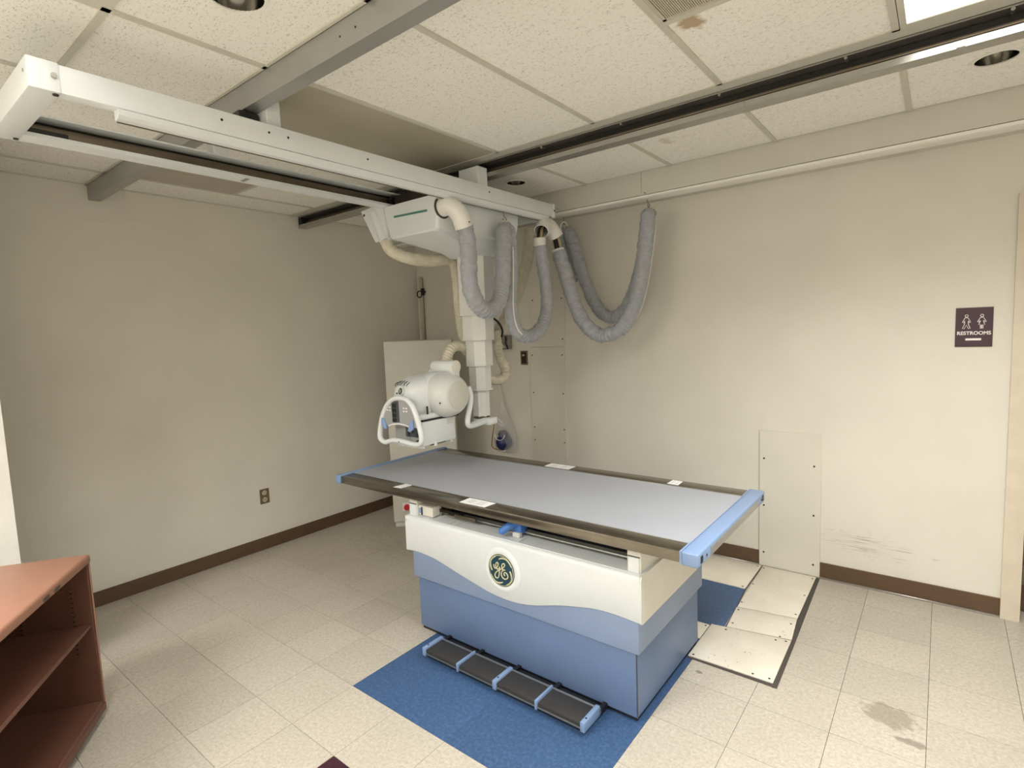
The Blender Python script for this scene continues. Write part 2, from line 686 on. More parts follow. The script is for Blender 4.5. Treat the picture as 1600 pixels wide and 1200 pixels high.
# soffit along the back wall
sf = struct(box('trim_1', 0.0, RX, -0.353, -0.335, 2.478, H + 0.02, 'soffit_paint'))
prism('bottom_rail', [(-0.356, 2.466), (-0.352, 2.460), (-0.325, 2.457), (-0.30, 2.459), (-0.198, 2.470), (-0.198, 2.474), (-0.356, 2.474)], 'x', 0.0, RX, 'soffit_trim_lit', sf)
box('back_board', 0.0, RX, -0.2, 0.0, 2.50, 2.53, 'soffit_paint', sf)
box('joint_strip', 2.575, 2.5765, -0.3537, -0.353, 2.49, H, 'vent_dark', sf)
screw(sf, (2.60, -0.353, 2.487), 'y', 0.006, 'hook_wire')

# ------------------------------------------------------------------ floor: slab + tiles
floor = struct(box('floor', -0.12, RX + 0.12, RY - 0.12, 1.6, -0.12, -0.004, 'grout_dark'))
TILE_ME = {}


def tile_obj(name, x0, x1, y0, y1, z0, z1, mat, parent, bev=0.0008):
    key = (round(x1 - x0, 4), round(y1 - y0, 4), round(z1 - z0, 4), mat)
    if key not in TILE_ME:
        bm = bmesh.new()
        a, b, c = (x1 - x0) / 2, (y1 - y0) / 2, (z1 - z0)
        box_bm(bm, -a, a, -b, b, 0, c)
        me = bpy.data.meshes.new(name)
        bm.to_mesh(me)
        bm.free()
        me.materials.append(MATS[mat])
        TILE_ME[key] = me
    o = bpy.data.objects.new(name, TILE_ME[key])
    COL.objects.link(o)
    o.parent = parent
    o.location = Vector(((x0 + x1) / 2, (y0 + y1) / 2, z0)) - ORG[parent.name]
    return o


TXS, TYS, G2 = 0.3035, 0.3058, 0.0009
XL = [4.141 + TXS * k_ for k_ in range(-14, 7)]
YL = [-0.545 - TYS * k_ for k_ in range(-1, 17)]
XL = [0.0] + [x for x in XL if 0.02 < x < RX - 0.02] + [RX]
YL = [0.0] + [y for y in YL if RY + 0.02 < y < -0.02] + [RY]
rest = bmesh.new()
for i in range(len(XL) - 1):
    for j in range(len(YL) - 1):
        x0, x1, y1, y0 = XL[i] + G2, XL[i + 1] - G2, YL[j] - G2, YL[j + 1] + G2
        cx, cy = (x0 + x1) / 2, (y0 + y1) / 2
        if cx < PX - 0.02 and cy < PY - 0.05:
            continue
        mat = 'vct_beige'
        if 2.01 < cx < 3.24 and -2.40 < cy < -0.38:
            mat = 'vct_blue'
        if abs(cx - 2.47) < 0.1 and abs(cy + 2.84) < 0.1:
            mat = 'vct_maroon'
        # tiles behind the camera and outside its view: one joined piece
        v = Vector((cx, cy, 0)) - CAM
        u_, dpt = v.dot(_r), v.dot(_f)
        if dpt < 0.35 or abs(u_) > dpt * 1.15 or dpt < 1.05:
            box_bm(rest, x0, x1, y0, y1, -0.004, 0.0)
            continue
        if mat == 'vct_blue':
            x0, x1, y0, y1 = x0 - 0.0007, x1 + 0.0007, y0 - 0.0007, y1 + 0.0007
        tile_obj('floor_tile', x0, x1, y0, y1, -0.004, 0.0, mat, floor)
ro = from_bm('floor_tiling', rest, 'vct_beige', floor)
ro['kind'] = 'stuff'
prism('floor_tile', [(3.2294, -0.94), (3.268, -0.94), (3.258, -0.66), (3.244, -0.40), (3.2294, -0.40)], 'z', -0.002, 0.0006, 'vct_blue', floor)
box('threshold_tile', DX0 - 0.01, DX1 + 0.01, 0.0, 1.5, -0.004, 0.0, 'vct_beige', floor)

# ------------------------------------------------------------------ ceiling: deck, T-bars, tiles
ceil = struct(box('ceiling', -0.12, RX + 0.12, RY - 0.12, 0.12, H + 0.19, H + 0.22, 'slab'))
GX = [0.0] + [0.345 + 0.6075 * k_ for k_ in range(10)] + [RX]
LR = (-2.657, -2.597)          # left rail, y range
RR = (-1.258, -1.188)          # right rail
ZONES = [(RY, -4.37), (-4.37, -3.15), (-3.15, LR[0]), (LR[1], -1.322), (-1.322, RR[0]), (RR[1], -0.359)]
TB = 0.012
GRID_Z0, TZ = H - 0.002, H + 0.004


def hole_tile(x0, x1, y0, y1, cx, cy, r, parent, mat='ceiling_tile', n=40):
    pts, rim = [], []
    for k_ in range(n):
        a = 2 * PI * (k_ + 0.5) / n
        c, s = math.cos(a), math.sin(a)
        t = min(((x1 - cx) / c if c > 0 else (x0 - cx) / c) if abs(c) > 1e-6 else 9,
                ((y1 - cy) / s if s > 0 else (y0 - cy) / s) if abs(s) > 1e-6 else 9)
        pts.append((cx + c * t, cy + s * t))
        rim.append((cx + c * r, cy + s * r))
    # snap the nearest outline samples to the corners
    for (px, py) in ((x0, y0), (x0, y1), (x1, y0), (x1, y1)):
        k_ = min(range(n), key=lambda i: (pts[i][0] - px) ** 2 + (pts[i][1] - py) ** 2)
        pts[k_] = (px, py)
    verts, faces = [], []
    for z in (TZ, TZ + 0.016):
        verts += [(p[0], p[1], z) for p in pts] + [(p[0], p[1], z) for p in rim]
    m = 2 * n
    for k_ in range(n):
        k2 = (k_ + 1) % n
        faces.append((k_, n + k_, n + k2, k2))
        faces.append((m + k_, m + k2, m + n + k2, m + n + k_))
        faces.append((n + k_, m + n + k_, m + n + k2, n + k2))
        faces.append((k_, k2, m + k2, m + k_))
    bm = bmesh.new()
    bv = [bm.verts.new(v) for v in verts]
    for f in faces:
        bm.faces.new([bv[i] for i in f])
    return from_bm('ceiling_tile', bm, mat, parent)


CANS = [(2.505, -2.925, 0.080), (4.285, -0.782, 0.072), (1.850, -0.745, 0.066)]
VENTS = [(3, 5, -2.54, -1.93), (0, 0, -2.54, -1.93)]


def bar(x0, x1, y0, y1):
    return box('grid_bar', x0, x1, y0, y1, GRID_Z0, H + 0.03, 'grid_white', ceil)


def put_tile(x0, x1, y0, y1):
    if x1 - x0 < 0.03 or y1 - y0 < 0.03:
        return
    for (cx, cy, r) in CANS:
        if x0 < cx < x1 and y0 < cy < y1:
            hole_tile(x0, x1, y0, y1, cx, cy, r - 0.003, ceil)
            return
    tile_obj('ceiling_tile', x0, x1, y0, y1, TZ, TZ + 0.016, 'ceiling_tile', ceil)


for zi, (ya, yb) in enumerate(ZONES):
    for i in range(len(GX) - 1):
        x0, x1 = GX[i], GX[i + 1]
        if x1 < PX and yb < PY:
            continue
        if zi == 4:
            continue
        if any(abs(t[0] - 0.012 - x0) < 0.05 and ya - 0.05 < t[2] and t[3] < yb + 0.05 for t in TROFFERS):
            continue
        if zi == 3 and abs(x0 - 1.56) < 0.02:
            tile_obj('plain_panel', x0 + 0.01, x1 - 0.01, ya, yb - 0.01, TZ - 0.003, TZ + 0.01, 'plain_panel', ceil)
            continue
        if zi == 3 and (abs(x0 - 3.3825) < 0.02 or abs(x0 - 0.345) < 0.02):
            put_tile(x0, x1, -1.93, yb)
            bar(x0 + TB, x1 - TB, -1.93 - TB, -1.93 + TB)
            bar(x0 + TB, x1 - TB, -2.54 - TB, -2.54 + TB)
            continue
        put_tile(x0, x1, ya, yb)
for x in GX[1:-1]:
    for zi, (ya, yb) in enumerate(ZONES):
        if zi == 4 or (x < PX and yb < PY):
            continue
        bar(x - TB, x + TB, ya, yb)
for y in (-4.37, -3.15):
    bar(PX, RX, y - TB, y + TB)
bar(0, RX, -1.322 - TB, -1.322 + TB)
box('rail_filler', 0, RX, -1.308, RR[0] - 0.001, H - 0.001, H + 0.03, 'soffit_paint', ceil)
bar(0, RX, RR[1] + 0.001, RR[1] + 0.02)
bar(0, RX, LR[0] - 0.014, LR[0] - 0.001)
bar(0, RX, LR[1] + 0.001, LR[1] + 0.014)
bar(0, 0.012, PY, -0.359)

# ceiling lamps
TL = ['lit ceiling troffer cut by the top right edge of the picture', 'lit ceiling troffer just showing at the top left edge',
      'added fill troffer, unseen behind the camera on the right', 'added fill troffer, unseen behind the camera on the left']
for (x0, x1, y0, y1, w_, sp), lab in zip(TROFFERS, TL):
    t = thing('ceiling_light', lab, 'ceiling light', ((x0 + x1) / 2, (y0 + y1) / 2, H - 0.002), 'fluorescent troffers')
    bm = bmesh.new()
    for (a, b, c, d) in ((x0, x1, y0, y0 + 0.022), (x0, x1, y1 - 0.022, y1), (x0, x0 + 0.022, y0 + 0.022, y1 - 0.022), (x1 - 0.022, x1, y0 + 0.022, y1 - 0.022)):
        box_bm(bm, a, b, c, d, H - 0.002, H + 0.03)
    from_bm('frame', bm, 'grid_white', t)
    box('diffuser', x0 + 0.022, x1 - 0.022, y0 + 0.022, y1 - 0.022, H + 0.002, H + 0.02, 'diffuser', t)
    box('housing', x0, x1, y0, y1, H + 0.03, H + 0.1, 'grid_white', t)

# recessed cans, unlit
CL = ['chrome recessed downlight at the top edge above the grey ceiling rail', 'chrome recessed downlight near the right edge between rail and soffit',
      'small far recessed downlight above the right end of the white bridge']
for (cx, cy, r), lab in zip(CANS, CL):
    t = thing('recessed_downlight', lab, 'downlight', (cx, cy, H), 'unlit recessed cans')
    lathe('trim_ring', (cx, cy, H - 0.001), (0, 0, 1), [(0.006, r - 0.004), (0.001, r - 0.004), (0, r), (0.001, r + 0.007), (0.006, r + 0.008)], 'bulb_white', t, cap=False)
    prof = [(0.004, r - 0.004), (0.05, r * 0.93), (0.10, r * 0.78), (0.14, r * 0.55), (0.155, r * 0.3), (0.158, 0.0)]
    rings = [[Vector((cx + math.cos(2 * PI * k_ / 36) * max(1e-4, q), cy + math.sin(2 * PI * k_ / 36) * max(1e-4, q), H + h_)) for k_ in range(36)] for h_, q in prof]
    loft('reflector', rings, 'chrome', t, True, False)
    lathe('lamp', (cx, cy, H + 0.155), (0, 0, -1), [(0, 0.016), (0.05, 0.018), (0.09, 0.026), (0.10, 0.018), (0.104, 0.0)], 'bulb_white', t, 20)

# vents
VL = ['slatted ceiling air vent at the top edge beside a water stain', 'dull slatted ceiling vent near the left wall beyond the bridge']
for (x0, x1, y0, y1), lab in zip(((3.3945, 3.978, -2.528, -1.942), (0.357, 0.9405, -2.528, -1.942)), VL):
    t = thing('ceiling_vent', lab, 'air vent', ((x0 + x1) / 2, (y0 + y1) / 2, H), 'ceiling vents')
    box('backing', x0, x1, y0, y1, H + 0.012, H + 0.02, 'vent_dark', t)
    bm = bmesh.new()
    for (a, b, c, d) in ((x0, x1, y0, y0 + 0.012), (x0, x1, y1 - 0.012, y1), (x0, x0 + 0.012, y0, y1), (x1 - 0.012, x1, y0, y1)):
        box_bm(bm, a, b, c, d, H, H + 0.012)
    from_bm('frame', bm, 'vent_metal', t)
    bm = bmesh.new()
    n_ = 84
    for k_ in range(n_):
        x = x0 + 0.014 + (x1 - x0 - 0.028) * (k_ + 0.5) / n_
        box_bm(bm, x - 0.0021, x + 0.0021, y0 + 0.012, y1 - 0.012, H + 0.001, H + 0.011)
    s_ = from_bm('louvres', bm, 'vent_metal', t)
    s_['kind'] = 'stuff'
# ================================================================== CEILING RAILS
def c_rail(name, label, y0, y1, open_dir, mats):
    """C-channel along X hung under the ceiling; open_dir +1 opens towards +Y"""
    t = thing(name, label, 'ceiling rail', (3.0, (y0 + y1) / 2, 2.53), 'rails of the overhead crane')
    x0, x1 = 0.004, RX - 0.004
    bk = y0 if open_dir > 0 else y1          # closed side
    op = y1 if open_dir > 0 else y0          # open side
    s = open_dir
    th = 0.004
    zb, zt = 2.530, H - 0.003
    prof = [(bk, zb), (op, zb), (op, zb + 0.024), (op - s * th, zb + 0.024), (op - s * th, zb + 0.006), (bk + s * th, zb + 0.006),
            (bk + s * th, zt - 0.006), (op - s * th, zt - 0.006), (op, zt - 0.006), (op, zt), (bk, zt)]
    prism('channel', prof, 'x', x0, x1, mats[0], t)
    m = (bk + op) / 2
    box('inner_track', x0, x1, min(bk + s * 0.005, m), max(bk + s * 0.005, m), zb + 0.040, zb + 0.052, mats[1], t, 0.003, 2)
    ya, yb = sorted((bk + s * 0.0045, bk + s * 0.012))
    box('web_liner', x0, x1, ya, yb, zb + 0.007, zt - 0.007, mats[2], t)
    ya, yb = sorted((bk + s * 0.002, op - s * 0.001))
    box('end_stop', x0 + 0.005, x0 + 0.05, ya, yb, zb + 0.012, zt - 0.012, 'black_plastic', t)
    return t, bk, op


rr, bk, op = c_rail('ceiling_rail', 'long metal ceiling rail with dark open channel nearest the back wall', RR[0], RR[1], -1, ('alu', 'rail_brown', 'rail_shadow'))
for k_ in range(9):
    x = 1.95 + k_ * 0.47
    cyl('bolt', (x, op + 0.030, H - 0.016), (x, op - 0.004, H - 0.016), 0.006, 'alu', rr, 10)
for x in (2.72, 3.45, 4.17):
    box('splice_clip', x - 0.012, x + 0.012, op - 0.003, op, 2.531, 2.554, 'alu', rr, 0.001, 1)
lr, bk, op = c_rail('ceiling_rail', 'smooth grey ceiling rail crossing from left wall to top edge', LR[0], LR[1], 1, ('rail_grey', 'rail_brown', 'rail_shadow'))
for x in (2.62, 2.70, 3.3):
    cyl('bolt', (x, bk + 0.002, 2.575), (x, bk - 0.002, 2.575), 0.003, 'screw', lr, 10)

# ================================================================== BRIDGE
BZ0, BZ1 = 2.387, 2.470
BX0, BX1 = 1.480, 2.050
BYa, BYb = -3.328, -0.585
br = thing('overhead_bridge', 'white twin-beam bridge hanging under both ceiling rails', 'bridge', ((BX0 + BX1) / 2, -1.95, BZ0))
box('near_beam', 2.000, BX1, BYa + 0.07, BYb - 0.02, BZ0, BZ1, 'equip_white', br, 0.003, 2)
far = prism('far_beam', [(BX0, BZ0), (BX0 + 0.085, BZ0), (BX0 + 0.085, BZ0 + 0.014), (BX0 + 0.07, BZ0 + 0.014), (BX0 + 0.07, BZ0 + 0.006), (BX0 + 0.006, BZ0 + 0.006),
                         (BX0 + 0.006, BZ1 - 0.006), (BX0 + 0.085, BZ1 - 0.006), (BX0 + 0.085, BZ1), (BX0, BZ1)],
            'y', BYa + 0.07, BYb - 0.02, 'equip_white', br)
box('inner_track', BX0 + 0.007, BX0 + 0.04, BYa + 0.08, BYb - 0.03, BZ0 + 0.02, BZ1 - 0.022, 'rail_brown', far, 0.006, 2)
box('web_liner', BX0 + 0.0065, BX0 + 0.012, BYa + 0.08, BYb - 0.03, BZ0 + 0.007, BZ1 - 0.007, 'rail_dark', far)
box('bumper', BX0 + 0.042, BX0 + 0.075, BYa + 0.09, BYa + 0.21, BZ0 + 0.014, BZ0 + 0.034, 'black_plastic', br, 0.003, 1)
cap = box('end_cap', BX0 - 0.004, BX1 + 0.004, BYa, BYa + 0.078, BZ0 - 0.003, BZ1 + 0.003, 'equip_white', br, 0.005, 2)
screw(cap, (BX1 + 0.004, BYa + 0.063, BZ0 + 0.045), 'x', 0.008, 'alu', 0.005)
screw(cap, (BX1 - 0.012, BYa + 0.066, BZ0 - 0.003), '-z', 0.008, 'screw', 0.004)
screw(cap, (BX0 + 0.030, BYa + 0.066, BZ0 - 0.003), '-z', 0.008, 'screw', 0.004)
screw(cap, (BX1 - 0.03, BYa, BZ0 + 0.05), 'y', 0.005, 'alu', 0.002)
cap = box('end_cap', BX0 - 0.004, BX1 + 0.004, BYb - 0.024, BYb, BZ0 - 0.004, BZ1 + 0.004, 'equip_white', br, 0.004, 2)
screw(cap, (BX1 + 0.004, BYb - 0.012, BZ0 + 0.042), 'x', 0.006)
# cable raceway under the near beam
prism('raceway', [(2.046, BZ0), (2.052, BZ0 - 0.004), (2.046, BZ0 - 0.020), (2.036, BZ0 - 0.030), (2.012, BZ0 - 0.032), (2.006, BZ0 - 0.026), (2.006, BZ0)],
      'y', -3.105, -0.66, 'equip_white', br)
box('raceway_seam', 2.0065, 2.0125, -3.10, -0.665, BZ0 - 0.0345, BZ0 - 0.031, 'rail_brown', br)
for y in (-2.78, -2.52, -2.13, -1.27, -2.60):
    screw(br, (BX1, y, BZ0 + 0.05), 'x', 0.0045, 'screw')
# carriers that reach up into the rails
for x0, x1 in ((1.90, 2.032), (1.50, 1.565)):
    box('rail_carrier', x0, x1, LR[1] + 0.002, LR[1] + 0.062, BZ1, 2.575, 'equip_white', br, 0.003, 1)
    box('rail_carrier', x0 - 0.02, x1 + 0.0, RR[0] - 0.085, RR[0] - 0.002, BZ1, 2.578, 'equip_white', br, 0.003, 1)
    box('bearing_block', x0 + 0.02, x1 - 0.02, LR[1] - 0.03, LR[1] + 0.002, 2.552, 2.572, 'black_plastic', br)
    box('bearing_block', x0 + 0.02, x1 - 0.02, RR[0] - 0.002, RR[0] + 0.022, 2.56, 2.585, 'black_plastic', br)
box('brake_block', 1.905, 1.985, -2.68, -2.60, BZ1, 2.522, 'black_plastic', br, 0.004, 1)
box('splice_clip', BX0 + 0.03, BX0 + 0.085, -2.46, -2.444, BZ0 - 0.004, BZ0, 'alu', br)

# ================================================================== X-RAY TUBE CRANE
CX, CY = 1.785, -1.125
cr = thing('xray_tube_crane', 'white telescoping x-ray tube column with tube head, hanging from the bridge', 'x-ray machine', (CX, CY, 0.985))


def rrect(x0, x1, y0, y1, z, r, n=5):
    out = []
    for (cx, cy, a0) in ((x1 - r, y1 - r, 0), (x0 + r, y1 - r, PI / 2), (x0 + r, y0 + r, PI), (x1 - r, y0 + r, 1.5 * PI)):
        for k_ in range(n + 1):
            a = a0 + PI / 2 * k_ / n
            out.append(Vector((cx + r * math.cos(a), cy + r * math.sin(a), z)))
    return out


hz = loft('carriage_housing', [
    rrect(1.525, 1.972, -1.622, -0.885, BZ0 - 0.002, 0.016),
    rrect(1.535, 1.968, -1.620, -0.890, 2.300, 0.018),
    rrect(1.553, 1.960, -1.618, -0.905, 2.206, 0.020),
    rrect(1.562, 1.952, -1.610, -0.915, 2.196, 0.020),
    rrect(1.570, 1.944, -1.600, -0.925, 2.193, 0.020),
    rrect(1.650, 1.915, -1.300, -0.985, 2.130, 0.020),
    rrect(1.668, 1.900, -1.238, -1.012, 2.100, 0.020)], 'equip_white', cr, deg=30)
prism('stripe', [(1.612, 2.322), (1.890, 2.314), (1.890, 2.303), (1.612, 2.311)], 'y', -1.6235, -1.619, 'teal_stripe', hz)
box('seam', 1.60, 1.604, -1.58, -1.30, 2.188, 2.193, 'vent_dark', hz)
# hose bracket on the housing's far side
bkt = prism('hose_bracket', [(1.285, 2.402), (1.495, 2.420), (1.528, 2.212), (1.408, 2.198)], 'y', -1.605, -1.597, 'equip_white', cr)
cyl('socket', (1.400, -1.585, 2.375), (1.487, -1.585, 2.195), 0.040, 'equip_white', bkt, 20)
screw(bkt, (1.315, -1.605, 2.375), 'y', 0.008)
box('bracket_plate', 1.49, 1.53, -1.60, -1.50, 2.20, BZ0 - 0.004, 'equip_white', cr)
box('trolley_frame', 1.60, 1.93, -1.60, -0.92, BZ0 - 0.004, 2.44, 'rail_dark', cr)
tr_ = box('trolley_plate', 1.575, 1.64, -1.44, -1.36, BZ0 - 0.004, 2.462, 'equip_white', cr)
lathe('winding_drum', (1.68, -1.33, 2.43), (1, 0, 0), [(0, 0.055), (0.01, 0.06), (0.2, 0.06), (0.21, 0.055)], 'cover_grey', cr, 24)
for (ya, z0, z1) in ((-1.57, 2.39, 2.43), (-0.95, 2.39, 2.43)):
    cyl('trolley_wheel', (BX0 + 0.045, ya, 2.425), (BX0 + 0.08, ya, 2.425), 0.024, 'black_plastic', cr, 20)


def octagon(cx, cy, w, z):
    r = w / 2 / math.cos(PI / 8)
    return [Vector((cx + r * math.cos(PI / 8 + k_ * PI / 4), cy + r * math.sin(PI / 8 + k_ * PI / 4), z)) for k_ in range(8)]


SECT = [(0.226, 2.11, 1.735), (0.200, 1.745, 1.578), (0.170, 1.59, 1.414), (0.140, 1.425, 1.258), (0.108, 1.27, 1.085)]
for i, (w_, zt, zb) in enumerate(SECT):
    s_ = loft('column_section', [octagon(CX, CY, w_, zt), octagon(CX, CY, w_ * 0.985, zb + 0.006), octagon(CX, CY, w_ * 0.985, zb)], 'column_white', cr, smooth=False)
    if i < 4:
        loft('bottom_lip', [octagon(CX, CY, w_ * 0.985 + 0.006 + (0.012 if i == 3 else 0), zb + 0.007), octagon(CX, CY, w_ * 0.985 + 0.006 + (0.016 if i == 3 else 0), zb)], 'column_white', s_, smooth=False)
lathe('swivel_ring', (CX, CY, 1.09), (0, 0, -1), [(0, 0.052), (0.004, 0.056), (0.016, 0.056), (0.02, 0.05)], 'rail_brown', cr, 28)
# yoke arm: from under the column forward, then up to the tube
cyl('arm_hub', (CX, CY, 1.072), (CX, CY, 1.04), 0.058, 'equip_white', cr, 28)
box('arm_block', CX + 0.02, CX + 0.10, CY - 0.045, CY + 0.04, 1.035, 1.078, 'equip_white', cr, 0.006, 2)
ap, _l = smooth_path([(CX + 0.06, CY - 0.02, 1.058), (CX + 0.072, -1.22, 1.056), (CX + 0.078, -1.305, 1.052), (CX + 0.082, -1.345, 1.062), (CX + 0.084, -1.352, 1.10),
                      (CX + 0.088, -1.340, 1.15), (CX + 0.09, -1.325, 1.20), (CX + 0.09, -1.322, 1.25), (CX + 0.085, -1.335, 1.30)], 40)
tube('yoke_arm', ap, 0.017, 'equip_white', cr, 14)
cyl('arm_rod', (CX + 0.055, CY - 0.02, 1.073), (CX + 0.06, -1.30, 1.064), 0.008, 'equip_white', cr, 12)

# tube head ---------------------------------------------------------
TY, TZc = -1.458, 1.262


def sellipse(x, yc, zc, ry, rz, n=40, e=2.35):
    out = []
    for k_ in range(n):
        a = 2 * PI * k_ / n
        c, s = math.cos(a), math.sin(a)
        out.append(Vector((x, yc + ry * math.copysign(abs(c) ** (2 / e), c), zc + rz * math.copysign(abs(s) ** (2 / e), s))))
    return out


th_ = loft('tube_housing', [sellipse(*a) for a in (
    (1.470, TY - 0.020, 1.225, 0.028, 0.040), (1.474, TY - 0.020, 1.226, 0.055, 0.066), (1.486, TY - 0.022, 1.230, 0.088, 0.092), (1.510, TY - 0.024, 1.236, 0.110, 0.108),
    (1.545, TY - 0.024, 1.242, 0.124, 0.118), (1.60, TY - 0.020, 1.250, 0.136, 0.128), (1.66, TY - 0.012, 1.256, 0.142, 0.135), (1.72, TY - 0.004, 1.260, 0.144, 0.140),
    (1.765, TY, 1.262, 0.143, 0.141), (1.775, TY, 1.262, 0.139, 0.137))], 'equip_white', cr, deg=60)
lathe('end_cover', (1.768, TY, TZc), (1, 0, 0), [(0, 0.136), (0.012, 0.1385), (0.05, 0.135), (0.085, 0.126), (0.112, 0.112), (0.128, 0.099), (0.134, 0.090), (0.137, 0.0)], 'cover_grey', cr, 56, 50)
lathe('end_disc', (1.904, TY + 0.004, TZc), (1, 0, 0), [(0, 0.086), (0.003, 0.086), (0.004, 0.084), (0.0045, 0.0)], 'cover_disc', cr, 48)
screw(cr, (1.868, TY - 0.121, 1.228), 'x', 0.005, 'screw')
def xz_ring(y, x0, x1, z0, z1, n=40, e=3.2):
    cx, cz, rx, rz = (x0 + x1) / 2, (z0 + z1) / 2, (x1 - x0) / 2, (z1 - z0) / 2
    return [Vector((cx + rx * math.copysign(abs(math.cos(a)) ** (2 / e), math.cos(a)), y, cz + rz * math.copysign(abs(math.sin(a)) ** (2 / e), math.sin(a)))) for a in [2 * PI * k_ / n for k_ in range(n)]]


sh = loft('front_shroud', [xz_ring(*q) for q in (
    (-1.430, 1.500, 1.785, 1.135, 1.398), (-1.50, 1.510, 1.790, 1.135, 1.393), (-1.56, 1.525, 1.793, 1.135, 1.381), (-1.61, 1.540, 1.785, 1.140, 1.366), (-1.645, 1.556, 1.768, 1.152, 1.349),
    (-1.668, 1.572, 1.748, 1.172, 1.332), (-1.682, 1.592, 1.724, 1.194, 1.312), (-1.689, 1.615, 1.70, 1.215, 1.290), (-1.691, 1.64, 1.67, 1.235, 1.27))], 'equip_white', cr, deg=60)
chin = box('chin', 1.625, 1.802, -1.664, -1.42, 1.132, 1.168, 'equip_white', sh, 0.014, 3)
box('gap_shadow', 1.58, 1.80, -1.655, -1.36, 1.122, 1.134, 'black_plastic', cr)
box('clip', 1.799, 1.806, -1.625, -1.612, 1.165, 1.212, 'black_plastic', cr, 0.002, 1)
# maker's badge and cooling slots on the rounded end
nb = Vector((-0.12, -0.94, 0.26)).normalized()
c0_ = Vector((1.668, -1.690, 1.302))
lg = lathe('badge', c0_, nb, [(-0.02, 0.026), (0.006, 0.026), (0.007, 0.024), (0.0072, 0.0)], 'equip_white', th_, 28)
c_ = c0_ + nb * 0.0075
lathe('badge_face', c_, nb, [(-0.001, 0.019), (0.001, 0.019), (0.0012, 0.0)], 'logo_green', lg, 24)
ub = nb.cross(Vector((0, 0, 1))).normalized() * -1
vb = ub.cross(nb).normalized() * -1
if vb.z < 0:
    vb = -vb
for pts in (((-9, 6), (-6, 0), (-2, 5), (-5, 9), (-7, 3), (-2, -2), (-5, -9), (-8, -5), (-1, 0), (5, 6), (3, 9), (2, 3), (6, 1)), ((4, 0), (0, -4), (3, -9), (8, -6), (6, -2), (4, -5))):
    tube('badge_script', [c_ + nb * 0.0014 + ub * (a / 900) + vb * (b / 900) for a, b in pts], 0.0011, 'logo_gold', lg, 6)
for k_ in range(6):
    x = 1.585 + k_ * 0.021
    zz = 1.324 + 0.018 * math.sin(PI * (k_ + 1.2) / 7.4)
    tube('cooling_slot', [(x, -1.676 + 0.004 * abs(k_ - 3), zz - 0.006), (x, -1.662, zz + 0.008), (x, -1.640, zz + 0.017)], 0.0024, 'dark_grey', th_, 6)
screw(th_, (1.630, -1.690, 1.290), 'y', 0.004, 'black_plastic', 0.006)
prism('warning_sticker', [(1.585, -1.455), (1.655, -1.450), (1.652, -1.405), (1.600, -1.408)], 'z', 1.382, 1.394, 'blue_sticker', th_, 0.001)
# cable barrel on top
cb = lathe('cable_barrel', (1.672, -1.425, 1.428), (1, 0, 0), [(0, 0.030), (0.006, 0.036), (0.02, 0.0385), (0.184, 0.0385), (0.189, 0.0365), (0.1905, 0.034), (0.191, 0.0)], 'equip_white', cr, 32)
lathe('barrel_end_tone', (1.8605, -1.425, 1.428), (1, 0, 0), [(0, 0.0392), (0.0035, 0.0392), (0.0042, 0.037), (0.0044, 0.0)], 'equip_cream', cb, 32, 30)  # added disc, its cream tone paints the shading of the barrel end
box('barrel_neck', 1.80, 1.86, -1.45, -1.39, 1.345, 1.405, 'equip_white', cb, 0.008, 2)
tube('barrel_strut', [(1.625, -1.435, 1.378), (1.655, -1.43, 1.40), (1.69, -1.425, 1.415)], 0.014, 'equip_white', cb, 10)

# collimator ----------------------------------------------------------
co = box('collimator', 1.572, 1.812, -1.672, -1.405, 0.985, 1.124, 'equip_white', cr, 0.005, 2)
box('side_label', 1.812, 1.8135, -1.475, -1.425, 1.085, 1.108, 'cover_disc', co)
box('front_plate', 1.578, 1.806, -1.676, -1.671, 0.99, 1.118, 'panel_grey', co)
box('knob_panel', 1.675, 1.802, -1.682, -1.675, 1.035, 1.092, 'dark_grey', co, 0.002, 1)
for x, z in ((1.70, 1.055), (1.735, 1.07), (1.77, 1.055)):
    cyl('knob', (x, -1.681, z), (x, -1.694, z), 0.011, 'dark_grey', co, 16)
cyl('lamp_button', (1.705, -1.676, 1.012), (1.705, -1.684, 1.012), 0.018, 'panel_grey', co, 18)
cyl('lock_button', (1.775, -1.676, 1.012), (1.775, -1.684, 1.012), 0.008, 'black_plastic', co, 14)
for y in (-1.66, -1.43):
    box('filter_rail', 1.585, 1.80, y - 0.008, y + 0.008, 0.968, 0.985, 'equip_white', co)
box('latch', 1.812, 1.824, -1.590, -1.572, 0.972, 1.000, 'equip_white', co, 0.002, 1)
box('shutter', 1.66, 1.80, -1.60, -1.48, 0.978, 0.985, 'black_plastic', co)

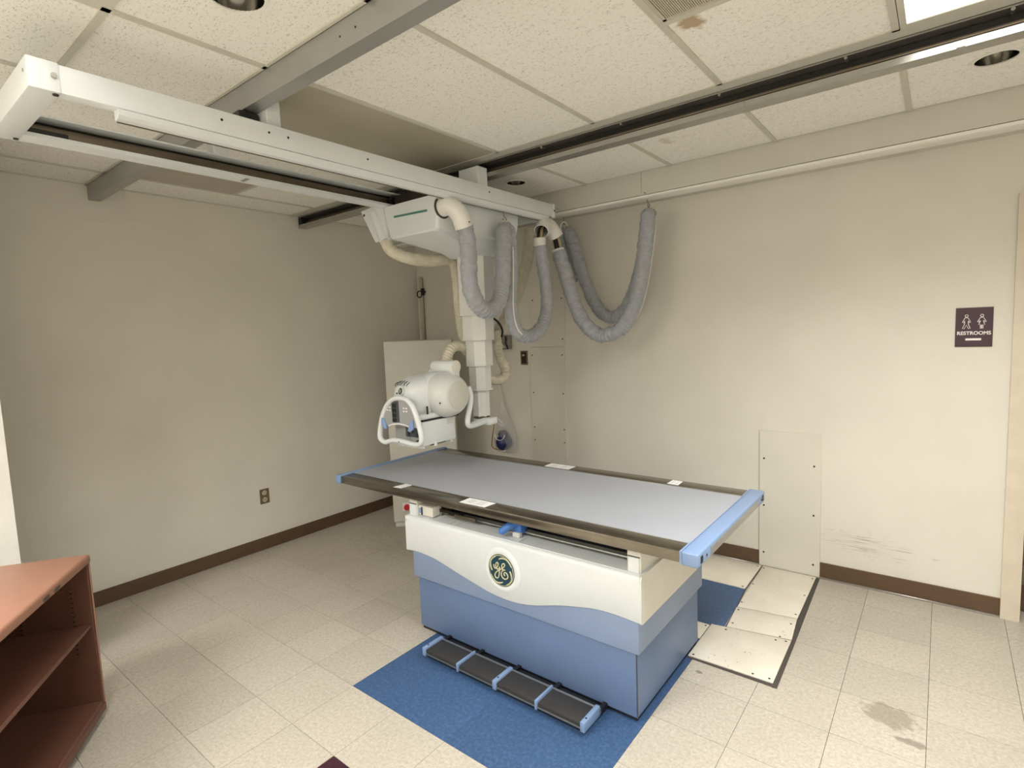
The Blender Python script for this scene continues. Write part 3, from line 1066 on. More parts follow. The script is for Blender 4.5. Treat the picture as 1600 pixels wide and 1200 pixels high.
# control panel with hoop handle ---------------------------------------
PYc = -1.740
hoop = [(1.561, 0.999), (1.526, 1.008), (1.511, 1.038), (1.538, 1.137), (1.587, 1.216), (1.655, 1.261), (1.718, 1.271), (1.777, 1.259), (1.826, 1.21), (1.861, 1.122),
        (1.877, 1.051), (1.858, 1.017), (1.799, 1.011), (1.717, 1.018), (1.633, 1.018)]
hp, _l = smooth_path([(x, PYc, z) for x, z in hoop + hoop[:1]], 72)
hp = hp[:-1]
n_ = len(hp)
verts, faces = [], []
for i in range(n_):
    t_ = (hp[(i + 1) % n_] - hp[i - 1]).normalized()
    nn = Vector((t_.z, 0, -t_.x))
    for k_ in range(12):
        a = 2 * PI * k_ / 12
        verts.append(hp[i] + nn * 0.0145 * math.cos(a) + Vector((0, 1, 0)) * 0.017 * math.sin(a))
for i in range(n_):
    for k_ in range(12):
        a, b = i * 12 + k_, i * 12 + (k_ + 1) % 12
        c, d = ((i + 1) % n_) * 12 + (k_ + 1) % 12, ((i + 1) % n_) * 12 + k_
        faces.append((a, b, c, d))
obj('hoop_handle', verts, faces, 'equip_white', cr, True)
plate = [(1.535, 1.106), (1.560, 1.16), (1.600, 1.215), (1.66, 1.252), (1.717, 1.260), (1.77, 1.247), (1.818, 1.196), (1.845, 1.13), (1.848, 1.106), (1.80, 1.108), (1.757, 1.120), (1.70, 1.125), (1.645, 1.120), (1.60, 1.106)]
pn = prism('control_panel', plate, 'y', PYc - 0.004, PYc + 0.012, 'panel_grey', cr)
prism('panel_trim', [(1.60, 1.106), (1.645, 1.120), (1.70, 1.125), (1.757, 1.120), (1.80, 1.108), (1.80, 1.100), (1.757, 1.112), (1.70, 1.117), (1.645, 1.112), (1.60, 1.098)], 'y', PYc - 0.008, PYc + 0.014, 'equip_white', pn)
dp = prism('display_strip', [(1.640, 1.250), (1.700, 1.254), (1.702, 1.130), (1.642, 1.126)], 'y', PYc - 0.007, PYc - 0.003, 'dark_grey', pn)
for k_ in range(4):
    z = 1.236 - k_ * 0.028
    box('readout', 1.646, 1.680, PYc - 0.0085, PYc - 0.0065, z - 0.021, z, 'black_plastic', dp)
for sx in (1.600, 1.745):
    for k_ in range(2):
        for j in range(2):
            box('button', sx + k_ * 0.022 - 0.006, sx + k_ * 0.022 + 0.006, PYc - 0.007, PYc - 0.003, 1.196 + j * 0.018 - 0.004, 1.196 + j * 0.018 + 0.004, 'label_white', pn)
for sgn, x in ((1, 1.567), (-1, 1.803)):
    pd = prism('thumb_pad', [(x - 0.020 * sgn, 1.152), (x + 0.004 * sgn, 1.140), (x + 0.026 * sgn, 1.088), (x + 0.010 * sgn, 1.080), (x - 0.020 * sgn, 1.100)], 'y', PYc - 0.014, PYc - 0.003, 'pad_blue', pn, 0.002)
for x in (1.62, 1.78):
    box('panel_bracket', x - 0.015, x + 0.015, PYc + 0.01, -1.655, 1.14, 1.165, 'equip_white', cr)
screw(cr, (1.70, PYc - 0.0165, 1.018), 'y', 0.004, 'screw')
# ================================================================== CABLE SLEEVES AND HOSES
def wrinkled(path, r, seed, gather=1.0, n=None, taper0=1.0, taper1=1.0):
    pts, L = smooth_path(path, n or max(60, int(sum((Vector(b) - Vector(a)).length for a, b in zip(path, path[1:])) / 0.0035)))
    m = len(pts)
    rad = []
    for i, p in enumerate(pts):
        s = i / (m - 1) * L
        t_ = (pts[min(m - 1, i + 1)] - pts[max(0, i - 1)]).normalized()
        bend = 1 - abs(t_.z)                      # gathers bunch where the sleeve turns
        base = r * (taper0 + (1 - taper0) * min(1, i / 11)) * (taper1 + (1 - taper1) * min(1, (m - 1 - i) / 11))

        def f(a, s=s, base=base, bend=bend):
            ca, sa = math.cos(a), math.sin(a)
            fold = (1 - 2 * abs(math.sin(s * 135 + 2.6 * noise.noise(Vector((s * 11, ca * 1.3, sa * 1.3 + seed))) + 0.5 * ca))) * (0.022 + 0.075 * bend ** 0.6) * gather
            big = 0.13 * noise.noise(Vector((s * 14 + seed, ca * 1.1, sa * 1.1)))
            spir = 0.035 * math.sin(s * 95 + 2 * a + 3 * noise.noise(Vector((s * 6, seed, 0))))
            return base * (1 + fold + big + spir)
        rad.append(f)
    return pts, rad


def sleeve(parent, path, r, seed, name='fabric_sleeve', **kw):
    pts, rad = wrinkled(path, r, seed, **kw)
    v, f = sweep(pts, rad, 22, True)
    return auto_smooth(obj(name, v, f, 'sleeve_grey', parent), 80), pts


def drawcord(parent, pts, off, i0, i1, r=0.004):
    tube('drawcord', [p + Vector(off) for p in pts[i0:i1]], r, 'pull_white', parent, 8)


def hook(parent, top, low, name='hanger_hook'):
    t_, l_ = Vector(top), Vector(low)
    p, _ = smooth_path([t_, t_.lerp(l_, 0.5), l_ + Vector((0.004, 0.012, 0.012)), l_ + Vector((0, 0.0, -0.004)), l_ + Vector((0, -0.014, 0.012))], 24)
    tube(name, p, 0.003, 'hook_wire', parent, 8)


# sleeve from the housing: two hanging loops up to the white elbow at the bridge's end
s1 = thing('cable_sleeve', 'grey fabric cable sleeve in two loops from tube carriage to bridge end', 'cable sleeve', (2.06, -1.15, 1.55), 'grey fabric cable sleeves')
ep, _l = smooth_path([(1.955, -1.575, 2.318), (2.02, -1.575, 2.316), (2.055, -1.560, 2.290), (2.062, -1.535, 2.250), (2.063, -1.515, 2.205)], 20)
el = tube('elbow', ep, 0.050, 'pvc_white', s1, 24)
lathe('socket_ring', (1.961, -1.575, 2.318), (1, 0, 0), [(0, 0.060), (0.006, 0.060), (0.008, 0.054)], 'vent_dark', el, 24)
screw(el, (2.113, -1.525, 2.225), 'x', 0.004)
pA = [(2.063, -1.513, 2.222), (2.062, -1.496, 2.170), (2.06, -1.487, 2.10), (2.06, -1.487, 2.0), (2.06, -1.486, 1.92), (2.06, -1.473, 1.855), (2.06, -1.434, 1.79), (2.06, -1.370, 1.756),
      (2.06, -1.295, 1.763), (2.06, -1.238, 1.808), (2.06, -1.203, 1.885), (2.058, -1.182, 2.0), (2.055, -1.166, 2.12), (2.05, -1.152, 2.20), (2.045, -1.142, 2.245), (2.04, -1.118, 2.262)]
_, ptsA = sleeve(s1, pA, 0.048, 1.3, taper1=0.6)
pB = [(2.038, -1.125, 2.262), (2.036, -1.094, 2.252), (2.033, -1.076, 2.215), (2.03, -1.064, 2.13), (2.03, -1.068, 2.0), (2.03, -1.076, 1.88), (2.03, -1.082, 1.78), (2.03, -1.066, 1.68),
      (2.03, -1.020, 1.616), (2.03, -0.937, 1.590), (2.03, -0.830, 1.606), (2.03, -0.740, 1.668), (2.03, -0.696, 1.76), (2.03, -0.690, 1.90), (2.03, -0.712, 2.03), (2.03, -0.738, 2.13), (2.03, -0.749, 2.185)]
_, ptsB = sleeve(s1, pB, 0.042, 4.1, taper0=0.6)
drawcord(s1, ptsB, (0.036, -0.024, 0.0), int(len(ptsB) * 0.10), int(len(ptsB) * 0.47), 0.0045)
cyl('collar', (2.03, -0.748, 2.178), (2.03, -0.748, 2.232), 0.040, 'pvc_white', s1, 24)
for dx, dy, m_ in ((-0.014, 0.0, 'cable_tan'), (0.012, 0.008, 'cable_black'), (0.0, -0.012, 'cable_black'), (0.018, -0.006, 'cable_tan')):
    cp, _l = smooth_path([(2.03 + dx, -0.748 + dy, 2.225), (2.028 + dx, -0.742 + dy, 2.262), (2.02 + dx * 0.8, -0.715 + dy, 2.298), (2.015, -0.675 + dy, 2.315)], 14)
    tube('cable', cp, 0.010, m_, s1, 8)
hook(s1, (2.028, -1.118, BZ0 - 0.034), (2.035, -1.118, 2.295))
rg = [(2.036, -1.118 + 0.042 * math.cos(a), 2.258 + 0.036 * math.sin(a)) for a in [PI * k_ / 12 for k_ in range(-1, 14)]]
tube('hang_loop', rg, 0.004, 'pvc_white', s1, 8)

# elbow fitting that hangs at the end of the bridge
ef = thing('pipe_elbow', 'white pipe elbow hanging below the far end of the bridge', 'pipe fitting', (2.01, -0.62, 2.29))
e2, _l = smooth_path([(2.04, -0.738, 2.278), (2.03, -0.705, 2.308), (2.018, -0.665, 2.330), (2.010, -0.625, 2.336), (2.008, -0.585, 2.326), (2.012, -0.552, 2.300), (2.018, -0.530, 2.268)], 26)
# thick-walled open pipe: outer skin, inner skin
v1, f1 = sweep(e2, 0.050, 26, False)
v2, f2 = sweep(e2, 0.044, 26, False)
nv = len(v1)
fs = list(f1) + [tuple(reversed([i + nv for i in f])) for f in f2]
for k_ in range(26):
    k2 = (k_ + 1) % 26
    fs.append((k2, k_, nv + k_, nv + k2))
    q = (len(e2) - 1) * 26
    fs.append((q + k_, q + k2, nv + q + k2, nv + q + k_))
auto_smooth(obj('elbow_body', v1 + v2, fs, 'pvc_white', ef), 50)
for y, z in ((-0.66, 2.352), (-0.60, 2.356), (-0.565, 2.33)):
    screw(ef, (2.054, y, z - 0.02), 'x', 0.004)
hook(ef, (2.02, -0.606, BZ0 - 0.005), (2.012, -0.612, 2.382), 'hanger_screw')

# second sleeve: from the elbow in one big loop up to the soffit
s2 = thing('cable_sleeve', 'grey fabric cable sleeve in a big front loop hung from the soffit', 'cable sleeve', (2.3, -0.42, 1.53), 'grey fabric cable sleeves')
pC = [(2.029, -0.519, 2.165), (2.048, -0.512, 2.091), (2.071, -0.503, 2.001), (2.097, -0.493, 1.889), (2.132, -0.480, 1.777), (2.180, -0.462, 1.673), (2.233, -0.442, 1.608), (2.294, -0.419, 1.575),
      (2.364, -0.393, 1.586), (2.426, -0.370, 1.627), (2.475, -0.351, 1.698), (2.513, -0.337, 1.799), (2.543, -0.326, 1.925), (2.569, -0.316, 2.091), (2.588, -0.308, 2.256), (2.594, -0.304, 2.345), (2.594, -0.285, 2.385)]
_, ptsC = sleeve(s2, pC, 0.050, 8.2, taper1=0.7)
drawcord(s2, ptsC, (0.050, 0.022, 0), int(len(ptsC) * 0.56), len(ptsC) - 12, 0.003)
cyl('collar', (2.029, -0.519, 2.155), (2.023, -0.521, 2.182), 0.044, 'pvc_white', s2, 24)
for dx, dy, m_ in ((-0.018, 0.0, 'cable_tan'), (0.002, -0.016, 'cable_black'), (0.004, 0.014, 'cable_black'), (0.020, 0.0, 'cable_tan'), (-0.006, -0.014, 'cable_black')):
    cp, _l = smooth_path([(2.026 + dx, -0.520 + dy, 2.17), (2.020 + dx, -0.520 + dy, 2.215), (2.014 + dx, -0.530 + dy, 2.26), (2.012 + dx * 0.8, -0.548 + dy, 2.295)], 14)
    tube('cable', cp, 0.0095, m_, s2, 8)
tube('strap', [(1.985, -0.545, 2.262), (1.975, -0.535, 2.225), (1.988, -0.528, 2.195), (2.0, -0.545, 2.172)], 0.005, 'pull_white', s2, 8)
hook(s2, (2.588, -0.29, 2.458), (2.592, -0.285, 2.412))

# third sleeve: the hidden return loop against the wall
s3 = thing('cable_sleeve', 'grey fabric cable sleeve in the rear loop close to the wall', 'cable sleeve', (2.2, -0.2, 1.65), 'grey fabric cable sleeves')
pD = [(2.592, -0.262, 2.385), (2.575, -0.225, 2.34), (2.525, -0.20, 2.152), (2.462, -0.2, 1.939), (2.392, -0.2, 1.783), (2.312, -0.2, 1.712), (2.240, -0.2, 1.703), (2.168, -0.2, 1.750), (2.101, -0.2, 1.852), (2.05, -0.2, 1.974),
      (2.0, -0.2, 2.119), (1.953, -0.2, 2.262), (1.916, -0.2, 2.345), (1.882, -0.2, 2.372)]
_, ptsD = sleeve(s3, pD, 0.046, 12.7, taper0=0.7, taper1=0.7)
pE = [(1.888, -0.2, 2.372), (1.850, -0.195, 2.345), (1.836, -0.18, 2.275), (1.845, -0.15, 2.18), (1.862, -0.105, 2.08), (1.876, -0.052, 2.0)]
sleeve(s3, pE, 0.044, 17.0, taper0=0.6, taper1=0.7)
hook(s3, (1.905, -0.25, 2.456), (1.893, -0.225, 2.415))
tube('hang_loop', [(1.90, -0.235 + 0.05 * math.cos(a), 2.375 + 0.05 * math.sin(a)) for a in [PI * k_ / 10 for k_ in range(0, 14)]], 0.006, 'pull_white', s3, 8)


def ribbed(parent, path, r, pitch=0.011, depth=0.10, name='hose'):
    L = sum((Vector(b) - Vector(a)).length for a, b in zip(path, path[1:]))
    n_ = int(L / pitch * 4) + 1
    pts, L = smooth_path(path, n_)
    rad = [r * (1 + depth * (0.5 - 0.5 * math.cos(2 * PI * (i / (n_ - 1) * L) / pitch)) - depth / 2) for i in range(n_)]
    v, f = sweep(pts, rad, 18, True)
    return auto_smooth(obj(name, v, f, 'hose_beige', parent), 80)


hs = ribbed(None, [(1.487, -1.585, 2.20), (1.50, -1.58, 2.16), (1.53, -1.555, 2.125), (1.565, -1.49, 2.098), (1.59, -1.40, 2.088), (1.60, -1.31, 2.092), (1.605, -1.22, 2.108), (1.605, -1.155, 2.115),
                   (1.60, -1.115, 2.06), (1.595, -1.095, 1.95), (1.592, -1.085, 1.80), (1.60, -1.075, 1.66), (1.63, -1.07, 1.56)], 0.037, 0.010, 0.07, 'corrugated_hose')
tag(hs, 'cream corrugated hose curving under the left side of the tube carriage', 'hose', 'cream corrugated hoses')
hs = ribbed(None, [(1.62, -0.28, 2.42), (1.615, -0.28, 2.36), (1.61, -0.30, 2.25), (1.605, -0.33, 2.15), (1.60, -0.38, 2.04), (1.60, -0.44, 1.94), (1.61, -0.52, 1.84), (1.63, -0.63, 1.73), (1.65, -0.75, 1.64), (1.68, -0.86, 1.59)], 0.044, 0.013, 0.07, 'corrugated_hose')
tag(hs, 'thick cream corrugated hose sloping down behind the two grey sleeve loops', 'hose', 'cream corrugated hoses')
hs = ribbed(None, [(1.735, -0.895, 1.64), (1.74, -0.884, 1.57), (1.74, -0.876, 1.50), (1.74, -0.852, 1.440), (1.74, -0.812, 1.385), (1.74, -0.806, 1.335), (1.74, -0.850, 1.300), (1.74, -0.93, 1.300), (1.745, -1.02, 1.33)], 0.032, 0.017, 0.20, 'corrugated_hose')
tag(hs, 'short cream corrugated hose bulging out right of the telescoping column', 'hose', 'cream corrugated hoses')
hs = ribbed(None, [(1.70, -1.13, 1.50), (1.715, -1.20, 1.537), (1.72, -1.26, 1.548), (1.72, -1.315, 1.530), (1.715, -1.348, 1.486), (1.705, -1.375, 1.44), (1.69, -1.40, 1.43)], 0.031, 0.017, 0.18, 'corrugated_hose')
tag(hs, 'short cream corrugated hose arching between column and tube head', 'hose', 'cream corrugated hoses')
# ================================================================== X-RAY TABLE
tb = thing('xray_table', 'blue and white x-ray examination table with a grey top and steel rails', 'x-ray table', (2.55, -1.49, 0.0))
LX0, LX1, LY0, LY1 = 1.905, 3.207, -1.846, -1.140
box('plinth', LX0 + 0.01, LX1 - 0.006, LY0 + 0.008, LY1 - 0.01, 0.004, 0.03, 'black_plastic', tb)
bs = box('base', LX0, LX1, LY0, LY1, 0.018, 0.315, 'blue_base', tb, 0.008, 2)
box('corner_seam', LX1 - 0.0035, LX1 + 0.0008, LY0 - 0.0008, LY0 + 0.0035, 0.02, 0.305, 'dark_grey', bs)
box('skirt', LX0 - 0.018, LX1 + 0.018, LY0 - 0.016, LY1 + 0.016, 0.305, 0.60, 'blue_skirt_lit', tb, 0.008, 2)
# moulded white cover: front edge is a wave
WX0, WX1, WY0, WY1, WZ1 = 1.852, 3.245, -1.874, -1.115, 0.645
WAVE = [(1.852, 0.450), (1.90, 0.454), (1.94, 0.456), (2.01, 0.453), (2.074, 0.446), (2.12, 0.436), (2.176, 0.423), (2.278, 0.400), (2.393, 0.375), (2.46, 0.363), (2.538, 0.357), (2.61, 0.358), (2.676, 0.367),
        (2.74, 0.382), (2.805, 0.402), (2.88, 0.422), (2.955, 0.438), (3.01, 0.449), (3.067, 0.455), (3.11, 0.456), (3.157, 0.455), (3.20, 0.452), (3.245, 0.448)]
wp, _l = smooth_path([(x, 0, z) for x, z in WAVE], 70)
bm = bmesh.new()
R_ = 0.020
cols = []
for i, p in enumerate(wp):
    x = p.x
    prof = [(WY0 + 0.012, p.z), (WY0 + 0.003, p.z), (WY0, p.z + 0.004)]
    prof += [(WY0 + 0.002, WZ1 - R_ - 0.008)]
    prof += [(WY0 + R_ - R_ * math.cos(a) + 0.002, WZ1 - R_ + R_ * math.sin(a)) for a in [PI / 2 * q / 6 for q in range(7)]]
    prof += [(WY0 + 0.11, WZ1 + 0.004)]
    cols.append([bm.verts.new((x, y, z)) for y, z in prof])
for a, b in zip(cols, cols[1:]):
    for j in range(len(a) - 1):
        bm.faces.new((a[j], a[j + 1], b[j + 1], b[j]))
cv = auto_smooth(from_bm('front_cover', bm, 'equip_white', tb), 50)
bm = bmesh.new()
box_bm(bm, WX1 - 0.014, WX1, WY0 + 0.002, WY1, 0.446, WZ1)
bmesh.ops.bevel(bm, geom=[e for e in bm.edges if abs((e.verts[0].co - e.verts[1].co).normalized().z) > 0.9], offset=0.006, segments=2, affect='EDGES')
auto_smooth(from_bm('side_cover', bm, 'equip_cream', tb))
box('side_cover', WX0, WX0 + 0.014, WY0 + 0.002, WY1, 0.448, WZ1, 'equip_cream', tb, 0.004, 2)
box('back_cover', WX0 + 0.014, WX1 - 0.014, WY1 - 0.012, WY1, 0.446, WZ1, 'equip_cream', tb, 0.004, 2)
box('deck', WX0 + 0.012, WX1 - 0.012, WY0 + 0.10, WY1 - 0.01, WZ1 - 0.06, WZ1 - 0.012, 'equip_cream', tb)
box('deck', WX0 + 0.012, WX1 - 0.012, WY0 + 0.018, WY0 + 0.12, WZ1 - 0.012, WZ1 + 0.002, 'equip_white', tb, 0.002, 1)

# round badge with script monogram
LCX, LCZ, LY = 2.533, 0.499, WY0 - 0.001
bd = lathe('badge', (LCX, LY + 0.004, LCZ), (0, -1, 0), [(0, 0.112), (0.003, 0.107), (0.006, 0.099), (0.007, 0.092), (0.006, 0.084), (0.005, 0.080), (0.005, 0.0)], 'equip_white', tb, 56, 60)
lathe('badge_rim', (LCX, LY - 0.0015, LCZ), (0, -1, 0), [(0, 0.0785), (0.0012, 0.0785), (0.0016, 0.076), (0.0016, 0.0)], 'logo_green', bd, 56)
lathe('badge_ring', (LCX, LY - 0.003, LCZ), (0, -1, 0), [(0, 0.0745), (0.0008, 0.0745), (0.001, 0.072), (0.001, 0.0)], 'logo_gold', bd, 56)
lathe('badge_field', (LCX, LY - 0.0038, LCZ), (0, -1, 0), [(0, 0.0715), (0.0008, 0.0715), (0.001, 0.07), (0.001, 0.0)], 'logo_navy', bd, 56)
GS = [
    [(-43, 22), (-41, 11), (-33, 4), (-21, 14), (-15, 28), (-18, 35), (-25, 34), (-30, 24), (-29, 12), (-22, 3), (-12, 7), (-6, 18)],
    [(-6, 18), (-8, 2), (-11, -20), (-18, -38), (-29, -42), (-37, -35), (-35, -21), (-22, -8), (-6, 3), (11, 15), (22, 26), (25, 35), (20, 39), (12, 36), (7, 25), (10, 11), (18, 7), (27, 10)],
    [(15, 6), (6, -3), (2, -16), (9, -31), (23, -36), (37, -29), (42, -17), (35, -6), (25, -3), (18, -10), (24, -20)]]
for pts in GS:
    sp_, _l = smooth_path([(LCX + a / 1000, LY - 0.0052, LCZ + b / 1000) for a, b in pts], 70)
    tube('badge_script', sp_, 0.0030, 'logo_gold', bd, 8)
for q in range(4):            # four swooshes that curl inwards round the ring
    a0 = math.radians(100 + 90 * q)
    sp_ = []
    rr_ = []
    for k_ in range(18):
        t_ = k_ / 17
        a = a0 - t_ * math.radians(74)
        r_ = 0.0545 + 0.0150 * min(1, t_ * 1.9) ** 0.8
        sp_.append((LCX + r_ * math.cos(a), LY - 0.0048, LCZ + r_ * math.sin(a)))
        rr_.append(0.0008 + 0.0034 * math.sin(min(1, t_ * 1.6 + 0.25) * PI * 0.8) * (1 - t_ * 0.6))
    tube('badge_swoosh', sp_, rr_, 'logo_gold', bd, 8)

# supports between base and top
for (x0, x1) in ((1.862, 1.925), (3.172, 3.232)):
    p = box('support_post', x0, x1, -1.845, -1.15, WZ1 - 0.012, 0.752, 'equip_cream', tb, 0.003, 1)
    box('post_front', x0 + 0.006, x1 - 0.006, -1.850, -1.843, WZ1 - 0.004, 0.708, 'equip_white', p, 0.002, 1)
    box('post_groove', x0 + 0.003, x1 - 0.003, -1.8465, -1.843, 0.708, 0.712, 'vent_dark', p)
sw = box('hand_switch', 1.925, 2.035, -1.835, -1.74, WZ1 + 0.006, 0.705, 'equip_cream', tb, 0.006, 2)
box('switch_face', 1.932, 1.952, -1.840, -1.834, WZ1 + 0.018, 0.690, 'pad_blue', sw, 0.002, 1)
box('switch_frame', 1.952, 1.958, -1.842, -1.834, WZ1 + 0.010, 0.698, 'dark_grey', sw)
tub = box('film_tray_bay', 2.0, 3.172, -1.66, -1.20, WZ1 - 0.03, 0.752, 'black_plastic', tb)
cyl('guide_rod', (1.93, -1.765, 0.664), (3.17, -1.765, 0.664), 0.006, 'alu', tb, 12)
cyl('guide_rod', (2.58, -1.72, 0.70), (3.17, -1.72, 0.70), 0.016, 'dark_grey', tb, 14)
cyl('rod_end', (2.60, -1.735, 0.702), (2.66, -1.735, 0.702), 0.012, 'alu', tb, 14)
ty_ = box('tray_handle', 2.10, 2.30, -1.80, -1.775, 0.660, 0.672, 'alu', tb, 0.004, 1)
box('tray_grip', 2.17, 2.315, -1.812, -1.796, 0.668, 0.690, 'rail_brown', ty_, 0.004, 1)
box('tray_slide', 2.04, 2.20, -1.79, -1.765, 0.672, 0.690, 'rail_dark', tb, 0.002, 1)
for x in (2.035, 3.155):
    box('rod_bracket', x - 0.012, x + 0.012, -1.785, -1.75, WZ1, 0.705, 'alu', tb, 0.002, 1)
hd = box('tray_lock', 2.545, 2.600, -1.80, -1.745, 0.660, 0.735, 'blue_knob', tb, 0.008, 2)
kp, _l = smooth_path([(2.565, -1.79, 0.712), (2.545, -1.825, 0.700), (2.520, -1.842, 0.680), (2.508, -1.846, 0.668)], 14)
tube('lever', kp, [0.019] * 4 + [0.0185] * 3 + [0.018] * 5 + [0.015, 0.008], 'blue_knob', hd, 16)
box('lock_foot', 2.555, 2.60, -1.812, -1.79, WZ1 + 0.003, 0.672, 'cover_grey', hd, 0.003, 1)
# lettering-free recesses on the deck
for x in (2.17, 2.215, 2.62):
    box('deck_mark', x, x + 0.004, -1.845, -1.79, WZ1 + 0.003, WZ1 + 0.0045, 'cover_grey', tb)

# floating top
TZ0, TZ1 = 0.757, 0.800
TX0, TX1, TYa, TYb = 1.322, 3.425, -1.905, -1.010
box('tabletop', TX0, TX1, -1.815, -1.118, TZ0 + 0.004, TZ1 - 0.0015, 'table_grey', tb, 0.002, 1)
for (ya, yb) in ((TYa, -1.815), (-1.118, TYb)):
    rl = box('side_rail', TX0, TX1, ya, yb, TZ0, TZ1, 'steel_rail', tb, 0.003, 2)
    yi = yb - 0.003 if ya < -1.5 else ya
    box('inlay_strip', TX0, TX1, yi, yi + 0.003, TZ1 - 0.001, TZ1 + 0.0008, 'alu', rl)


def end_bar(x0, x1, inner):
    bm = bmesh.new()
    box_bm(bm, x0, x1, TYa - 0.012, TYb + 0.012, TZ0 - 0.004, TZ1 + 0.006)
    bmesh.ops.bevel(bm, geom=bm.edges[:], offset=0.007, segments=3, profile=0.5, affect='EDGES')
    return auto_smooth(from_bm('end_bar', bm, 'blue_end', tb))


e_ = end_bar(1.283, 1.324, 1)
e_ = end_bar(3.423, 3.487, -1)
box('bar_face', 3.4872, 3.490, TYa + 0.12, TYb - 0.12, TZ0 + 0.004, TZ1 - 0.008, 'rail_grey', e_)
for y in (TYa + 0.022, TYb - 0.022):
    box('bar_slot', 3.485, 3.4885, y - 0.012, y + 0.012, TZ0 + 0.008, TZ1 - 0.008, 'black_plastic', e_, 0.001, 1)
for y in (TYa + 0.075, -1.46, TYb - 0.05):
    screw(e_, (3.487, y, 0.777), 'x', 0.005, 'screw')
prism('bar_step', [(3.416, TYa - 0.008), (3.4235, TYa - 0.008), (3.4235, TYb + 0.008), (3.416, TYb + 0.008), (3.416, -1.113), (3.4205, -1.14), (3.4205, -1.79), (3.416, -1.818)], 'z', TZ0, TZ1 + 0.0045, 'blue_end', e_)
# paper labels on the rails
for q in (((1.797, -1.896), (1.855, -1.890), (1.862, -1.818), (1.808, -1.818)), ((2.303, -1.903), (2.464, -1.899), (2.470, -1.822), (2.300, -1.824)),
          ((2.256, -1.105), (2.431, -1.105), (2.431, -1.022), (2.258, -1.024)), ((3.033, -1.098), (3.094, -1.100), (3.090, -1.022), (3.034, -1.020))):
    lb = prism('rail_label', q, 'z', TZ1 + 0.0002, TZ1 + 0.0012, 'label_white', tb)
    cx = sum(p[0] for p in q) / 4
    cy = sum(p[1] for p in q) / 4
    wdt = (q[1][0] - q[0][0]) * 0.36
    for k_ in range(3):
        yy = cy + (k_ - 1) * 0.016
        for s_ in (-1, 1):
            box('printed_line', cx + s_ * wdt * 0.55 - wdt * 0.38, cx + s_ * wdt * 0.55 + wdt * 0.30, yy - 0.0012, yy + 0.0012, TZ1 + 0.0011, TZ1 + 0.0014, 'label_ink', lb)

# treadle bar along the floor
tr0, tr1, ty0, ty1 = 2.128, 3.072, -2.040, -1.922
td = box('treadle_frame', tr0, tr1, ty1, ty1 + 0.012, 0.026, 0.05, 'alu', tb)
box('treadle_base', tr0 + 0.02, tr1 - 0.02, ty0 + 0.02, -1.86, 0.002, 0.022, 'black_plastic', tb)
n_ = 4
for k_ in range(n_):
    a = tr0 + 0.012 + (tr1 - tr0 - 0.024) * k_ / n_
    b = tr0 + 0.012 + (tr1 - tr0 - 0.024) * (k_ + 1) / n_
    tr_o = box('treadle', a + 0.008, b - 0.008, ty0 + 0.004, ty1 - 0.002, 0.028, 0.052, 'tread_black', tb, 0.005, 2)
    box('treadle_nosing', a + 0.008, b - 0.008, ty0 + 0.001, ty0 + 0.0065, 0.028, 0.034, 'alu', tr_o)
for k_ in range(n_ + 1):
    x = tr0 + 0.012 + (tr1 - tr0 - 0.024) * k_ / n_
    hw = 0.011 if k_ in (0, 2, 4) else 0.006
    dv = box('treadle_divider', x - hw, x + hw, ty0 - 0.003, ty1 + 0.01, 0.018, 0.061, 'blue_end', tb, 0.004, 2)
    if k_ in (0, 2, 4):
        screw(dv, (x, ty0 + 0.03, 0.061), 'z', 0.0045, 'black_plastic', 0.001)
    box('treadle_bracket', x - 0.009, x + 0.009, -1.912, -1.85, 0.015, 0.036, 'black_plastic', tb)

# ================================================================== CABINET IN THE CORNER
CA = math.radians(43)
cb_ = thing('equipment_cabinet', 'tall pale grey equipment cabinet standing across the far corner', 'cabinet', (0.505, -0.872, 0.0), rotz=CA, local=True)
CW, CD, CH = 0.565, 0.42, 1.585
box('body', 0.0, CW, 0.0, CD, 0.045, CH, 'cabinet_grey', cb_, 0.006, 2)
box('front_door', 0.004, CW - 0.004, -0.014, -0.0005, 0.05, CH - 0.004, 'cabinet_grey', cb_, 0.004, 2)
for x in (0.06, CW - 0.06):
    for y in (0.05, CD - 0.05):
        box('foot', x - 0.05, x + 0.05, y - 0.04, y + 0.03, 0.0, 0.047, 'cabinet_grey', cb_, 0.004, 1)
sb = box('switch_plate', 0.080, 0.150, -0.019, -0.0135, 0.145, 0.215, 'label_white', cb_, 0.003, 1)
cyl('stop_button', (0.118, -0.018, 0.18), (0.118, -0.045, 0.18), 0.024, 'red_button', sb, 24)

# ================================================================== WALL THINGS
wr = thing('wall_rod', 'slim vertical rod with a black clamp in the far corner', 'rod', (0.08, -0.03, 1.5))
box('rod', 0.066, 0.094, -0.045, -0.015, 1.50, 2.20, 'rod_paint', wr, 0.002, 1)
box('rod_base', 0.074, 0.086, -0.016, 0.0, 1.50, 2.19, 'plate_brown', wr)
cl = box('clamp', 0.095, 0.122, -0.050, -0.018, 2.015, 2.085, 'black_plastic', wr, 0.004, 1)
tube('clamp_ring', [(0.075 + 0.032 * math.cos(a), -0.045, 2.03 + 0.032 * math.sin(a)) for a in [2 * PI * k_ / 18 * 0.9 for k_ in range(19)]], 0.006, 'black_plastic', cl, 8)
box('clamp_band', 0.062, 0.128, -0.036, -0.010, 2.045, 2.058, 'screw', cl)

